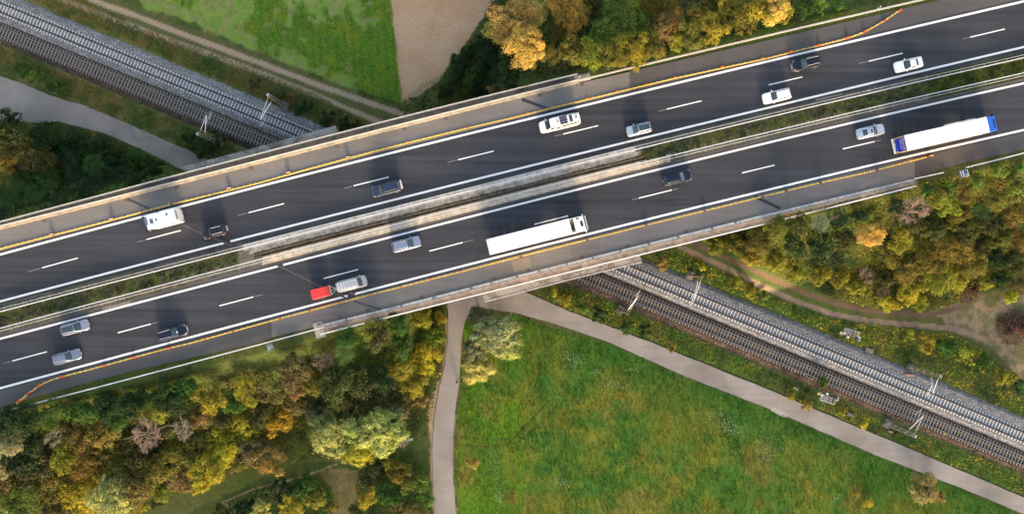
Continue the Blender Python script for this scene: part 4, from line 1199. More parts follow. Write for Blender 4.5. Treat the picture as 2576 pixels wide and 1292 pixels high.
def car(loc, rz, label, cat, L=4.5, W=1.8, H=1.48, kind="wagon", col="silver", roof=None, rails=None, group=None, hood=None, plate_front=True, grille=False, mirror=None, sunroof=False, driver=False, name="car", paper=False):
    """kind sets the side profile; x runs forward"""
    r = empty(name, loc, rz); T(r, label, cat, group)
    pm = PAINTS[col]; gm = M_glass
    h2 = L / 2
    prof = {  # cowl x, windscreen top x, roof end x, rear glass foot x (fractions of half length), hood nose z, cowl z, belt z
        "wagon": (.40, .08, -.80, -.93, .68, .93, .95), "suv": (.38, .12, -.78, -.92, .80, 1.02, 1.06),
        "hatch": (.34, .04, -.66, -.92, .68, .95, .97), "sedan": (.36, .02, -.34, -.62, .66, .92, .95),
        "mpv": (.50, .10, -.82, -.93, .74, 1.02, 1.02), "van": (.60, .32, -.92, -.97, .88, 1.15, 1.12),
        "cab": (.70, .50, -.96, -.99, .95, 1.25, 1.25)}[kind]
    xc, xt, xe, xr = (p * h2 for p in prof[:4]); zn, zc, zb = prof[4:]
    tail = {"sedan": .96, "wagon": .95, "suv": 1.02}.get(kind, .97)
    # body: loft of cross sections, rounded in plan at both ends
    xs = [-1, -.985, -.94, -.86, -.72, -.5, -.25, 0, .25, .45, .6, .74, .86, .94, .98, 1]
    def hw(t):
        a = abs(t); e = .17 if t > 0 else .11
        base = 1 - .03 * max(0, a - .3) / .7
        if a > .80:
            q = (a - .80) / .20; base -= e * q ** 2.3 * 1.25
        return W / 2 * base
    def topz(x):
        t = x / h2
        if x > xc:
            q = (x - xc) / (h2 - xc)
            return lerp(zc, zn, q ** 1.6) - (.16 * max(0, q - .85) / .15)
        if x < xr:
            return zb * (tail if kind == "sedan" else 1) - .20 * max(0, (-t - .955) / .045)
        return zb
    mb = MB(); sec = []
    for t in xs:
        x = t * h2; w = hw(t); z = topz(x); b0 = .22 + .16 * max(0, abs(t) - .85) / .15
        if abs(t) == 1: w *= .96
        s = [(-w * .90, b0), (-w * .985, b0 + .10), (-w, .52), (-w * .985, z - .16), (-w * .93, z - .045), (-w * .80, z), (-w * .4, z + .022), (0, z + .03)]
        s = s + [(-a, b) for a, b in reversed(s[:-1])]
        sec.append([(x, a, b) for a, b in s])
    n = len(sec[0])
    for i in range(len(sec) - 1):
        for j in range(n - 1):
            mb.poly([sec[i][j], sec[i][j + 1], sec[i + 1][j + 1], sec[i + 1][j]])
        mb.poly([sec[i][0], sec[i + 1][0], sec[i + 1][-1], sec[i][-1]])
    mb.poly(sec[0]); mb.poly(list(reversed(sec[-1])))
    # greenhouse
    wb = W / 2 * .90; wt = W / 2 * (.70 if kind not in ("van", "cab") else .80)
    def hz(x):
        if x > xt: return lerp(H, zc + .0, ((x - xt) / (xc - xt)) ** .92)
        if x < xe: return lerp(H - .03, zb, (xe - x) / (xe - xr))
        m_ = (x - xe) / (xt - xe); return H - .03 * (1 - m_) - .02 * (2 * m_ - 1) ** 2 + .02
    def G(x, s, off=0.0):
        z0 = min(zb, zc) - .04; h = hz(x); q_ = max(0.0, min(1.0, (h - z0) / (H - z0)))
        narrow = 1 - .06 * abs(x / h2) - (.05 if x < 0 else 0)
        wb_, wt_ = wb * narrow, lerp(wb, wt, q_) * narrow
        a = abs(s); sg = 1 if s >= 0 else -1
        if a <= .62:
            k = a / .62; y = (wt_ - .05) * k; z = h + .035 * (1 - k * k) * q_; y += 0; nz, ny = 1, .15 * k
        else:
            k = (a - .62) / .38; y = lerp(wt_, wb_, k) - .05 * (1 - k) ** 4; z = lerp(h - .012, z0, k); nz, ny = .35, .95
        # front and rear surfaces bow outwards
        bow = .10 * (1 - min(1, (a / .62)) ** 2)
        dx = bow * (1 if x > (xt + xc) / 2 else .45 if x > xt else -.5 if x < xe else 0) * (1 if a < .62 else 0)
        nx = .6 if x > xt + .01 else (-.6 if x < xe - .01 else 0)
        return Vector((x + dx + off * nx, sg * (y + off * ny), z + off * nz))
    gxs = sorted(set([xr, lerp(xr, xe, .5), xe - .02, xe, lerp(xe, xt, .25), lerp(xe, xt, .5), lerp(xe, xt, .75), xt, xt + .02, lerp(xt, xc, .35), lerp(xt, xc, .7), xc]))
    ss = [-1, -.85, -.70, -.62, -.45, -.22, 0, .22, .45, .62, .70, .85, 1]
    for a, b in zip(gxs[:-1], gxs[1:]):
        for c, d_ in zip(ss[:-1], ss[1:]):
            mb.poly([G(a, c), G(a, d_), G(b, d_), G(b, c)])
    body = mb.build("body", pm, r, smooth=True, fix=True)
    def glass(nm, x0, x1, s0, s1, m=gm, off=.014, nx=5, ns=6, taper=0.0, thick=True):
        q = MB()
        def fn(a, c):
            x = lerp(x0, x1, a); e = taper * (1 - a); return G(x, lerp(s0 + e, s1 - e, c), off)
        q.grid(fn, nx, ns)
        return q.build(nm, m, r, smooth=True)
    glass("windscreen", lerp(xt, xc, .03), lerp(xt, xc, .97), -.60, .60)
    if kind not in ("van", "cab"):
        glass("rear_window", lerp(xe, xr, .94), lerp(xe, xr, .08), -.52, .52)
    else:
        glass("rear_window", lerp(xe, xr, .9), lerp(xe, xr, .1), -.45, .45, m=M_glass_s)
    doors = [(lerp(xt, xc, .60), lerp(xe, xt, .56)), (lerp(xe, xt, .53), lerp(xe, xt, .05))]
    if kind == "cab": doors = [(lerp(xt, xc, .55), lerp(xe, xt, .84)), (lerp(xe, xt, .78), lerp(xe, xt, .03))]
    if kind == "wagon" or kind == "mpv" or kind == "van": doors.append((lerp(xe, xt, .03), lerp(xe, xr, .35)))
    for s in (1, -1):
        for k, (a, b) in enumerate(doors):
            q = MB()
            def fn(i, j, a=a, b=b, s=s, k=k):
                x = lerp(a, b, i)
                lo, hi = (.90, .68)
                if x > xt: hi = lerp(.68, .86, (x - xt) / (xc - xt))
                if x < xe: hi = lerp(.68, .84, (xe - x) / (xe - xr))
                return G(x, s * lerp(lo, hi, j), .012)
            q.grid(fn, 6, 2); q.build("side_window", M_glass_s, r, smooth=True)
    if roof or kind in ("van", "cab") or True:
        rm = PAINTS[roof] if roof in PAINTS else (M_glass if roof == "glass" else pm)
        q = MB(); q.grid(lambda a, c: G(lerp(xe + .04, xt - .03, a), lerp(-.55, .55, c), .008), 8, 6)
        q.build("roof_panel", rm, r, smooth=True)
    if sunroof:
        q = MB(); q.grid(lambda a, c: G(lerp(lerp(xe, xt, .52), lerp(xe, xt, .86), a), lerp(-.36, .36, c), .016), 3, 3); q.build("sunroof", M_glass, r, smooth=True)
    # bonnet outline proud of the body
    q = MB()
    def hd(a, c):
        x = lerp(xc + .07, h2 * .93, a); w = hw(x / h2) * .80; y = lerp(-w, w, c); k = abs(y) / (hw(x / h2))
        return Vector((x, y, topz(x) + .034 - .03 * (k ** 2) + .004))
    q.grid(hd, 6, 6); q.build("bonnet", PAINTS[hood] if hood else pm, r, smooth=True)
    for s in (1, -1):
        t = .93; w = hw(t)
        q = MB(); q.grid(lambda a, c: Vector((lerp(h2 * .80, h2 * .975, a), s * lerp(hw(lerp(.80, .975, a)) * .99, hw(lerp(.80, .975, a)) * .66, c), topz(lerp(h2 * .80, h2 * .975, a)) - .035 - .09 * (1 - c) + .05 * c + .012)), 3, 2)
        q.build("headlight", M_lamp, r, smooth=True)
        q = MB(); q.grid(lambda a, c: Vector((lerp(-h2 * .90, -h2 * 1.003, a), s * lerp(hw(lerp(-.90, -.99, a)) * 1.005, hw(-.97) * .72, c), tail_z(zb, c) )), 2, 2)
        q.build("taillight", M_tail, r, smooth=True)
        q = MB(); mx = lerp(xt, xc, .74)
        q.box((mx, s * (W / 2 + .09), zb + .05), (.14, .22, .13), 0, 0, .85); q.bar((mx, s * (W / 2 - .08), zb), (mx, s * (W / 2 + .02), zb + .03), .05)
        q.build("wing_mirror", PAINTS[mirror] if mirror else pm, r)
        for k, x in enumerate((lerp(xe, xt, .60), lerp(xe, xt, .12))):
            q = MB(); q.box((x, s * (W / 2 * .995), zb - .13), (.16, .03, .03)); q.build("door_handle", M_galv if rails else pm, r)
        if rails:
            q = MB(); pr_ = [G(lerp(xe + .1, xt - .1, i / 6), s * .60, .0) + Vector((0, s * .01, .055)) for i in range(7)]
            for a, b in zip(pr_[:-1], pr_[1:]): q.bar(a, b, .06, .04)
            for p in (pr_[0], pr_[3], pr_[-1]): q.bar(p, p - Vector((0, 0, .07)), .05)
            q.build("roof_rail", M_galv if rails == "silver" else M_dark, r)
    q = MB(); q.box((h2 * 1.0, 0, .48), (.04, .52, .12)); q.build("number_plate", M_plate, r)
    q = MB(); q.box((-h2 * .998, 0, .62), (.04, .52, .12)); q.build("number_plate", M_plate, r)
    q = MB(); q.box((h2 * .985, 0, .30), (.10, W * .70, .16), 0, 0); q.box((h2 * .975, 0, zn - .16), (.10, W * .42, .12)); q.build("grille", M_galv if grille else M_dark, r)
    q = MB(); q.box((-h2 * .99, 0, .34), (.10, W * .74, .14)); q.build("rear_bumper", M_dark, r)
    q = MB(); q.bar((xt - (xt - xe) * .92, 0, H + .02), (xt - (xt - xe) * .97, 0, H + .14), .03); q.build("aerial", M_dark, r)
    for i, s in enumerate((.25, -.30)):
        q = MB(); a = G(xc - .02, s, .02); b = G(lerp(xt, xc, .45), s + .22, .02); q.bar(a, b, .025, .015); q.build("wiper", M_dark, r)
    q = MB()
    for s in (.36, -.36): q.box((lerp(xe, xt, .75), s, zb - .1), (.5, .45, .5), 0, 0)
    if paper:
        a = G(lerp(xt, xc, .75), -.10, .022); q2 = MB(); q2.box(a, (.30, .32, .01)); q2.build("paper_sheet", M_plate, r)
    wheels(r, (h2 * .62, -h2 * .60), W, .32 if kind not in ("suv", "cab") else .36)
    return r
def tail_z(zb, c): return zb - .20 + .03 * c
PAINTS = {
 "black": paint("black", (.006, .009, .018), 0, .45), "navy": paint("navy", (.005, .012, .035), 0, .35), "slate": paint("slate", (.022, .038, .085), .1, .35),
 "silver": paint("silver", (.42, .50, .62), .5, .3), "steel": paint("steel", (.25, .31, .44), .5, .3), "white": paint("white", (.80, .81, .82), 0, .35),
 "greyblue": paint("greyblue", (.21, .24, .34), .5, .3), "ash": paint("ash", (.30, .32, .44), .5, .3), "offwhite": paint("offwhite", (.36, .38, .42), .3, .4), "graphite": paint("graphite", (.035, .04, .055))}

def place(u, v, lane, z=.85):
    p = P(u, v, RZ + z); c = U_dash if lane == 'u' else L_dash
    s = (cv(c, min(u + 60, 2575)) - cv(c, max(0, u - 60))) / (min(u + 60, 2575) - max(0, u - 60))
    a = math.atan(-s)
    return Vector((p.x, p.y, RZ + .004)), a + (math.pi if lane == 'u' else 0)

def kv(u, v, lane, label, cat, **kw):
    l, a = place(u, v, lane, .8); return car(l, a, label, cat, **kw)
kv(539, 582, 'u', "small black off-roader with silver roof rails and a rear carrier, behind the white motorhome", "car", L=4.0, W=1.75, H=1.62, kind="suv", col="black", rails="silver")
kv(2028, 159.5, 'u', "black estate car with bright roof rails in the upper lane near the top right", "car", L=4.75, W=1.9, H=1.60, kind="suv", col="black", rails="silver", grille=True)
kv(1607, 325, 'u', "pale blue-silver compact people carrier with dark glass roof", "car", L=4.1, W=1.78, H=1.60, kind="mpv", col="silver", roof="glass")
kv(2285.5, 162.5, 'u', "white saloon with a dark rear window strip, rightmost car on the upper carriageway", "car", L=4.75, W=1.84, H=1.43, kind="sedan", col="white")
kv(1953.5, 241.5, 'u', "white hatchback with plain white roof near the upper median guardrail", "car", L=4.7, W=1.86, H=1.50, kind="wagon", col="white")
kv(188, 823.5, 'l', "grey-blue car with dark roof, beside the median at lower left", "car", L=4.6, W=1.84, H=1.55, kind="mpv", col="ash", roof="glass")
kv(433, 836.5, 'l', "black estate car with two bright roof rails at lower left", "car", L=4.9, W=1.86, H=1.50, kind="wagon", col="navy", rails="silver", paper=True, grille=True)
kv(167, 897.5, 'l', "slate grey estate car nearest the lower left shoulder", "car", L=4.7, W=1.80, H=1.46, kind="wagon", col="greyblue")
kv(1021.5, 614.3, 'l', "silver-blue people carrier in the lower inner lane, left of the white truck", "car", L=4.75, W=1.86, H=1.65, kind="mpv", col="steel", rails="silver")
kv(1703.5, 446.8, 'l', "dark navy estate car with red tail lights, right of the white truck", "car", L=4.9, W=1.86, H=1.50, kind="wagon", col="navy")
kv(2190.5, 330.7, 'l', "silver saloon with dark sunroof and rear window, beside the blue-cab truck", "car", L=4.75, W=1.82, H=1.43, kind="sedan", col="silver", sunroof=True)
v3 = kv(971, 474.5, 'u', "dark slate van with a rear bicycle rack, on the upper carriageway left of centre", "van", L=4.95, W=1.92, H=1.95, kind="mpv", col="slate", rails="dark", name="passenger_van")
m_ = MB(); m_.box((-2.68, 0, 1.5), (.14, 1.5, .07)); m_.box((-2.62, 0, 1.0), (.3, 1.3, .05)); m_.bar((-2.4, .5, 1.0), (-2.68, .5, 1.5), .05); m_.bar((-2.4, -.5, 1.0), (-2.68, -.5, 1.5), .05)
m_.build("rear_rack", M_galv, v3)
v13 = kv(885, 713.5, 'l', "silver-white panel van with ribbed roof, towing the red trailer", "van", L=4.95, W=1.90, H=1.96, kind="cab", col="offwhite", name="delivery_van")
m_ = MB()
for i in range(7): m_.box((-2.0 + i * .48, 0, 1.99), (.18, 1.3, .02))
m_.build("roof_rib", M_galv, v13)
off = bpy.data.objects  # rear carrier for the small off-roader
suv = [o for o in bpy.data.objects if o.get("label", "").startswith("small black off-roader")][0]
m_ = MB(); m_.box((-2.15, 0, .75), (.30, .9, .08)); m_.box((-2.18, 0, .62), (.18, .5, .16)); m_.build("rear_carrier", M_galv_dull, suv)

# camper van with solar panels
c4, a4 = place(1407.3, 308.5, 'u', 1.3)
cv4 = car(c4, a4, "white high-roof camper van with black solar panels on its roof", "camper van", L=6.75, W=2.02, H=2.62, kind="cab", col="white", name="camper_van", hood="white")
M_solar = mat("solar_cell", (.025, .03, .075), .25, .2, var=.15, scale=6)
def solar(x, y, sx, sy, nx_, ny_):
    m_ = MB(); m_.box((x, y, 2.72), (sx, sy, .04), 0, 1)
    cw, ch = sx / nx_, sy / ny_
    for i in range(nx_):
        for j in range(ny_):
            m_.box((x - sx/2 + (i + .5) * cw, y - sy/2 + (j + .5) * ch, 2.745), (cw * .86, ch * .86, .012), 0, 0)
    m_.build("solar_panel", [M_solar, M_galv_dull], cv4)
for y in (-.46, 0, .46): solar(-.55, y, 1.25, .40, 8, 3)
solar(-1.78, 0, .52, 1.12, 3, 7)
m_ = MB(); m_.box((-2.65, 0, 2.72), (.62, .62, .10)); m_.box((-2.65, 0, 2.78), (.40, .42, .03), 0, 1); m_.build("roof_hatch", [PAINTS["white"], M_galv_dull], cv4)
m_ = MB(); m_.box((.45, .05, 2.70), (.55, .5, .14)); m_.box((.45, .05, 2.78), (.35, .3, .04), 0, 1); m_.build("roof_vent", [PAINTS["white"], M_galv_dull], cv4)
m_ = MB()
for y in (-.72, -.5, .5, .72): m_.box((.6, y, 2.66), (1.5, .05, .05))
m_.build("roof_ridge", PAINTS["white"], cv4)
m_ = MB(); m_.box((1.35, 1.03, 1.6), (.0 + 3.6, .05, .28)) if False else m_.box((-.9, 1.0, 1.72), (3.4, .04, .42)); m_.build("side_window", M_glass_s, cv4)
m_ = MB(); m_.box((-.9, -1.0, 1.72), (3.4, .04, .42)); m_.build("side_window", M_glass_s, cv4)

def extr(prof, w, mi=0, taper=None):
    """extrude a side profile (x,z) across width w with softened edges; returns MB"""
    m_ = MB(); n = len(prof); cxp = sum(p[0] for p in prof) / n; czp = sum(p[1] for p in prof) / n
    e = .06
    def inset(k): return [(cxp + (x - cxp) * (1 - k * 2 / max(1.0, abs(x - cxp) * 2 + 1e-3) * .5), czp + (z - czp) * (1 - k / max(.5, abs(z - czp)))) for x, z in prof]
    rings = [(-w / 2, inset(e)), (-w / 2 + e, prof), (w / 2 - e, prof), (w / 2, inset(e))]
    b = [len(m_.v) + i * n for i in range(4)]
    for y, pr_ in rings:
        m_.v += [(x, y, z) for x, z in pr_]
    for i in range(3):
        for j in range(n):
            j2 = (j + 1) % n; m_.f.append((b[i] + j, b[i] + j2, b[i + 1] + j2, b[i + 1] + j)); m_.m.append(mi)
    m_.f.append(tuple(b[0] + j for j in reversed(range(n)))); m_.m.append(mi)
    m_.f.append(tuple(b[3] + j for j in range(n))); m_.m.append(mi)
    return m_

# motorhome
c1, a1 = place(404, 554, 'u', 1.4)
mh = empty("motorhome", c1, a1); T(mh, "large white motorhome with roof hatches over a dark cab, on the upper left road", "motorhome")
extr([(-2.95,.45),(-3.0,1.2),(-2.95,2.2),(-2.65,2.75),(-2.3,2.9),(1.7,2.9),(2.15,2.75),(2.40,2.3),(2.42,2.05),(1.9,1.85),(1.6,.45)], 2.28).build("living_body", PAINTS["white"], mh, smooth=False, fix=True)
extr([(1.1,.35),(1.1,2.0),(2.25,1.80),(2.95,1.2),(3.62,1.0),(3.74,.7),(3.72,.35)], 1.95).build("cab", PAINTS["graphite"], mh, fix=True)
m_ = MB(); m_.poly([(2.40, -.82, 1.76), (2.40, .82, 1.76), (2.93, .85, 1.24), (2.93, -.85, 1.24)]); m_.build("windscreen", M_glass, mh).location = (.02, 0, .02)
m_ = MB(); m_.poly([(2.1, -.75, 2.845), (2.1, .45, 2.845), (2.34, .75, 2.76), (2.34, -.75, 2.76)][0:4])
m_.poly([(1.85, -.8, 2.90), (1.85, .4, 2.90), (2.1, .55, 2.85), (2.1, -.8, 2.85)]); m_.build("front_skylight", mat("tinted_skylight", (.10, .11, .17), .15, var=.1), mh).location = (.0, 0, .02)
for x, y, sx, sy, k in ((1.15, .1, .55, .75, 1), (.35, .05, .32, .35, 1), (-1.5, -.35, .34, .40, 1), (-.2, -.6, .4, .3, 0)):
    m_ = MB(); m_.box((x, y, 2.93), (sx + .14, sy + .14, .08), 0, 0, .95)
    if k: m_.box((x, y, 2.98), (sx, sy, .03), 0, 1)
    m_.build("roof_hatch", [PAINTS["white"], mat("hatch_lens", (.09, .10, .20), .2, var=.2)], mh)
for s in (1, -1):
    for x, w_ in ((1.0, .8), (-.1, .7), (-1.8, .9)):
        m_ = MB(); m_.box((x, s * 1.15, 1.75), (w_, .04, .5)); m_.build("side_window", M_glass_s, mh)
    m_ = MB(); m_.box((2.75, s * 1.15, 1.45), (.12, .28, .34)); m_.build("wing_mirror", M_dark, mh)
    m_ = MB(); m_.box((3.52, s * .72, .78), (.16, .36, .2)); m_.build("headlight", M_lamp, mh)
    m_ = MB(); m_.box((-3.02, s * .95, .8), (.05, .16, .5)); m_.build("taillight", M_tail, mh)
m_ = MB(); m_.tube((-2.4, 1.18, 2.72), (1.0, 1.18, 2.72), .07, n=8); m_.build("awning_roll", PAINTS["white"], mh)
m_ = MB(); m_.box((-2.83, 0, 2.45), (.12, 1.5, .5)); m_.build("rear_window", mat("grey_glass", (.25, .27, .32), .3, var=.2), mh)
m_ = MB(); m_.box((-3.03, 0, .7), (.05, .5, .12)); m_.build("number_plate", M_plate, mh)
for ch in KIDS[mh.name]:
    if not ch.name.startswith(("cab", "windscreen", "headlight", "wing_mirror")):
        ch.location.x -= .42
wheels(mh, (2.55, -1.9), 2.1, .35)

# red trailer
c5, a5 = place(807, 735.5, 'l', 1.3)
tr = empty("covered_trailer", c5, a5); T(tr, "red tarpaulin-covered trailer hitched behind the silver-white van", "trailer")
M_tarp = mat("red_tarpaulin", (.56, .035, .030), .55, var=.12, scale=2.0, bump=.3, fine=.05)
extr([(-1.45,.75),(-1.48,1.85),(.95,1.92),(1.38,1.55),(1.42,.75)], 1.62).build("tarpaulin", M_tarp, tr, fix=True)
m_ = MB(); m_.box((0, 0, .62), (2.95, 1.66, .32)); m_.build("load_box", M_galv, tr)
m_ = MB(); m_.box((1.50, 0, .85), (.08, 1.66, .55)); m_.build("front_board", M_galv, tr)
m_ = MB(); m_.bar((1.45, .65, .5), (2.55, .04, .48), .07); m_.bar((1.45, -.65, .5), (2.55, -.04, .48), .07); m_.bar((1.4, 0, .5), (2.75, 0, .48), .08); m_.box((2.72, 0, .52), (.25, .12, .12)); m_.build("drawbar", M_galv, tr)
for s in (1, -1):
    m_ = MB(); m_.box((-.35, s * .98, .62), (1.0, .26, .06)); m_.box((-.35, s * 1.1, .5), (.95, .03, .2)); m_.build("mudguard", M_dark, tr)
    m_ = MB(); m_.box((-1.2, s * .98, .60), (.08, .16, .08)); m_.build("marker_lamp", M_tail, tr)
    m_ = MB(); m_.box((.0, s * 1.14, .66), (.22, .04, .10)); m_.build("reflector", M_wht, tr)
wheels(tr, (-.35,), 2.16, .30, .18)

# articulated trucks
def truck(u, v, label, kind):
    p = P(u, v, RZ + 4.0)
    s = (cv(L_dash, min(2575, u + 90)) - cv(L_dash, u - 90)) / (min(2575, u + 90) - u + 90); a = math.atan(-s)
    p.z = RZ + .004
    blue = kind == "blue"
    r = empty("articulated_truck", p, a); T(r, label, "truck", "trucks on the lower carriageway")
    cabm = mat("paint_truck_blue", (.015, .12, .62), .35, .1, var=.05, coat=.5) if blue else PAINTS["white"]
    W_ = 2.55; wallm = mat("truck_wall_white", (.80, .80, .79), .5, var=.02) if not blue else mat("curtain_ochre", (.62, .38, .10), .6, var=.2, scale=1.2)
    roofm = mat("truck_roof_white", (.86, .87, .88), .5, var=.015, scale=.6)
    m_ = MB(); m_.box((0, 0, 2.55), (13.56, W_ - .02, 2.72)); m_.build("trailer_wall", wallm, r)
    m_ = MB()
    # rounded roof sheet
    n = 10
    for i in range(n):
        y0 = -W_/2 + W_ * i / n; y1 = -W_/2 + W_ * (i + 1) / n
        z = lambda y: 3.97 + .05 * (1 - (abs(y) / (W_/2)) ** 4)
        m_.poly([(-6.8, y0, z(y0)), (6.8, y0, z(y0)), (6.8, y1, z(y1)), (-6.8, y1, z(y1))])
    m_.box((0, 0, 3.93), (13.6, W_ + .02, .09)); m_.build("trailer_roof", roofm, r, fix=False)
    m_ = MB()
    for i in range(13):
        m_.box((-6.2 + i * 1.03, 0, 4.015), (.03, W_ * .92, .012))
    m_.build("roof_bow", roofm, r)
    if not blue:
        m_ = MB(); m_.box((6.82, 0, 2.6), (.06, W_, 2.75), 0, 0); m_.build("front_wall", wallm, r)
        m_ = MB(); m_.box((-6.84, 0, 2.5), (.08, W_ * .98, 2.9)); m_.box((-6.90, 0, 3.9), (.10, W_, .10)); m_.build("rear_door", M_galv, r)
        for y in (-.9, -.2, .25, .95):
            m_ = MB(); m_.tube((-6.93, y, 1.2), (-6.93, y, 3.9), .03, n=6); m_.build("locking_rod", M_galv_dull, r)
        for y in (0.02, 1.12):
            m_ = MB(); m_.box((-6.6, y - .02, 4.03), (.22, .05, .02)); m_.build("roof_seam", M_dark, r)
    else:
        m_ = MB(); m_.box((-6.86, 0, 2.52), (.10, W_ - .30, 2.62)); m_.build("rear_door", mat("door_blue", (.006, .022, .42), .45, var=.08), r)
        m_ = MB(); m_.box((-6.86, W_/2 - .07, 2.5), (.12, .14, 2.8)); m_.box((-6.86, -W_/2 + .07, 2.5), (.12, .14, 2.8)); m_.build("corner_post", wallm, r)
        m_ = MB(); m_.box((-6.86, 0, 3.90), (.14, W_, .15)); m_.build("door_header", mat("header_grey", (.17, .14, .17), .6), r)
        rr = np.random.default_rng(4); m_ = MB()      # blurred white lettering
        for zz, h, nn, y0, y1 in ((3.48, .42, 9, 1.0, -1.0), (2.98, .26, 14, .92, -.05), (2.98, .20, 9, -.15, -.95), (2.62, .16, 16, .85, -.8)):
            for i in range(nn):
                y = lerp(y0, y1, (i + .5) / nn); w = abs(y1 - y0) / nn
                st = rr.integers(0, 3)
                m_.box((-6.918, y - w * .28, zz), (.008, w * .22, h * (.8 + .2 * rr.random())))
                if st > 0: m_.box((-6.918, y + w * .18, zz + (st - 1.5) * h * .2), (.008, w * .2, h * .62))
                m_.box((-6.918, y, zz + h * (.36 if st != 1 else -.1)), (.008, w * .6, h * .20))
        m_.build("lettering", mat("letter_white", (.62, .64, .78), .5), r)
        m_ = MB(); m_.tube((-6.93, -1.0, 1.5), (-6.90, -1.0, 1.5), .12, n=10); m_.build("speed_disc", M_wht, r)
        m_ = MB(); m_.box((-7.05, 0, .95), (.32, 2.5, .14)); m_.box((-7.0, 0, 1.12), (.10, 1.4, .12)); m_.build("rear_bumper", M_galv, r)
        for y in (-.95, 0, .95):
            m_ = MB(); m_.box((-7.18, y, .98), (.12, .62 if y else .7, .10)); m_.build("buffer", M_wht, r)
        for y in (1.0, .3):
            m_ = MB(); m_.box((-6.93, y, 1.22), (.05, .16, .16)); m_.build("door_lock", M_wht, r)
    m_ = MB(); m_.box((-.4, .5, 1.0), (12.6, .12, .25)); m_.box((-.4, -.5, 1.0), (12.6, .12, .25)); m_.box((-4.5, 0, .95), (3.8, 1.9, .12)); m_.box((7.0, 0, .72), (3.2, .9, .28)); m_.build("chassis", M_dark, r)
    for s in (1, -1):
        m_ = MB(); m_.box((.2, s * 1.2, .75), (5.2, .04, .55)); m_.build("side_guard", M_galv_dull, r)
        m_ = MB(); m_.box((-6.85, s * 1.0, .75), (.08, .4, .16)); m_.build("taillight", M_tail, r)
    # cab
    x0 = 7.55 if not blue else 7.35
    if blue:
        prof = [(x0, .45), (x0, 2.9), (x0 + .3, 3.05), (x0 + 1.3, 3.0), (x0 + 1.75, 2.7), (x0 + 2.05, 1.8), (x0 + 2.08, .45)]
    else:
        prof = [(x0, .45), (x0, 3.55), (x0 + .25, 3.72), (x0 + 1.25, 3.60), (x0 + 1.70, 3.05), (x0 + 2.02, 1.9), (x0 + 2.08, .45)]
    extr(prof, 2.46).build("cab", cabm, r, fix=True)
    zt_ = prof[3][1]
    m_ = MB(); x1, z1 = prof[4]; x2, z2 = prof[5]
    m_.poly([(x1 + .015, -1.1, z1 - .02), (x1 + .015, 1.1, z1 - .02), (x2 + .02, 1.14, z2), (x2 + .02, -1.14, z2)]); m_.build("windscreen", M_glass, r)
    m_ = MB(); m_.box((x1 + .28, 0, z1 - .02), (.22, 2.3, .10)); m_.build("sun_visor", M_dark if blue else mat("visor_grey", (.40, .40, .42), .4), r)
    m_ = MB(); m_.box((x0 + 1.15, .0, zt_ + .045), (.42 if not blue else .22, .85 if not blue else 1.4, .05)); m_.build("roof_hatch", mat("hatch_dark", (.03, .035, .07), .3), r)
    if not blue:
        m_ = MB(); m_.poly([(x0 + .55, 1.18, 3.68), (x0 + 1.0, 1.18, 3.60), (x0 + .85, .78, 3.72), (x0 + .3, .85, 3.76)]); m_.build("roof_recess", mat("recess_grey", (.16, .18, .26), .5), r)
        for s in (1, -1):
            q = extr([(x0 - .62, 1.2), (x0 - .62, 3.4), (x0 + .05, 3.6), (x0 + .05, 1.2)], .06); o_ = q.build("side_fairing", cabm, r, fix=True); o_.location = (0, s * 1.20, 0)
    m_ = MB(); m_.tube((x0 - .3, .3, 1.2), (x0 - .28, .35, 2.4), .09, n=8); m_.build("air_intake", M_galv_dull, r)
    m_ = MB()
    for i, c in enumerate((.1, -.1, -.3)):
        for k in range(7): m_.tube((x0 - .1 - k * .1, c + .05 * math.sin(k), 1.6 + .1 * (k % 2)), (x0 - .2 - k * .1, c + .05 * math.sin(k + 1), 1.6 + .1 * ((k + 1) % 2)), .03, n=6, caps=False)
    m_.build("air_hose", M_galv if not blue else M_dark, r)
    for s in (1, -1):
        m_ = MB(); m_.box((x0 + 1.72, s * 1.42, 2.2), (.16, .28, .75), 0, 0, .9); m_.bar((x0 + 1.6, s * 1.2, 2.5), (x0 + 1.7, s * 1.4, 2.5), .06); m_.build("wing_mirror", M_dark if blue else cabm, r)
        m_ = MB(); m_.poly([(x0 + .75, s * 1.245, 2.55), (x0 + 1.6, s * 1.245, 2.5), (x0 + 1.85, s * 1.245, 1.75), (x0 + .75, s * 1.245, 1.75)]); m_.build("side_window", M_glass_s, r)
        m_ = MB(); m_.box((x0 + 2.10, s * .92, .85), (.08, .42, .22)); m_.build("headlight", M_lamp, r)
        m_ = MB(); m_.tube((x0 - .4, s * .95, .75), (x0 + .5, s * .95, .75), .32, n=12); m_.build("fuel_tank", M_galv, r)
        m_ = MB(); m_.box((x0 + .6, s * 1.18, .62), (.5, .12, .5)); m_.build("step", M_dark, r)
    m_ = MB(); m_.box((x0 + 2.12, 0, .5), (.12, 2.3, .3)); m_.build("front_bumper", cabm, r)
    m_ = MB(); m_.box((x0 + 2.20, 0, .5), (.03, .52, .12)); m_.build("number_plate", M_plate, r)
    wheels(r, (-3.2, -4.5, -5.8), 2.5, .50, .40)
    wheels(r, (5.7, x0 + 1.35), 2.5, .50, .36)
    return r
truck(1331.7, 595.2, "white articulated truck with long plain white roof and white cab, in the lower outer lane", "white")
truck(2381.4, 336.8, "articulated truck with bright blue cab, white roof and blue lettered rear door", "blue")
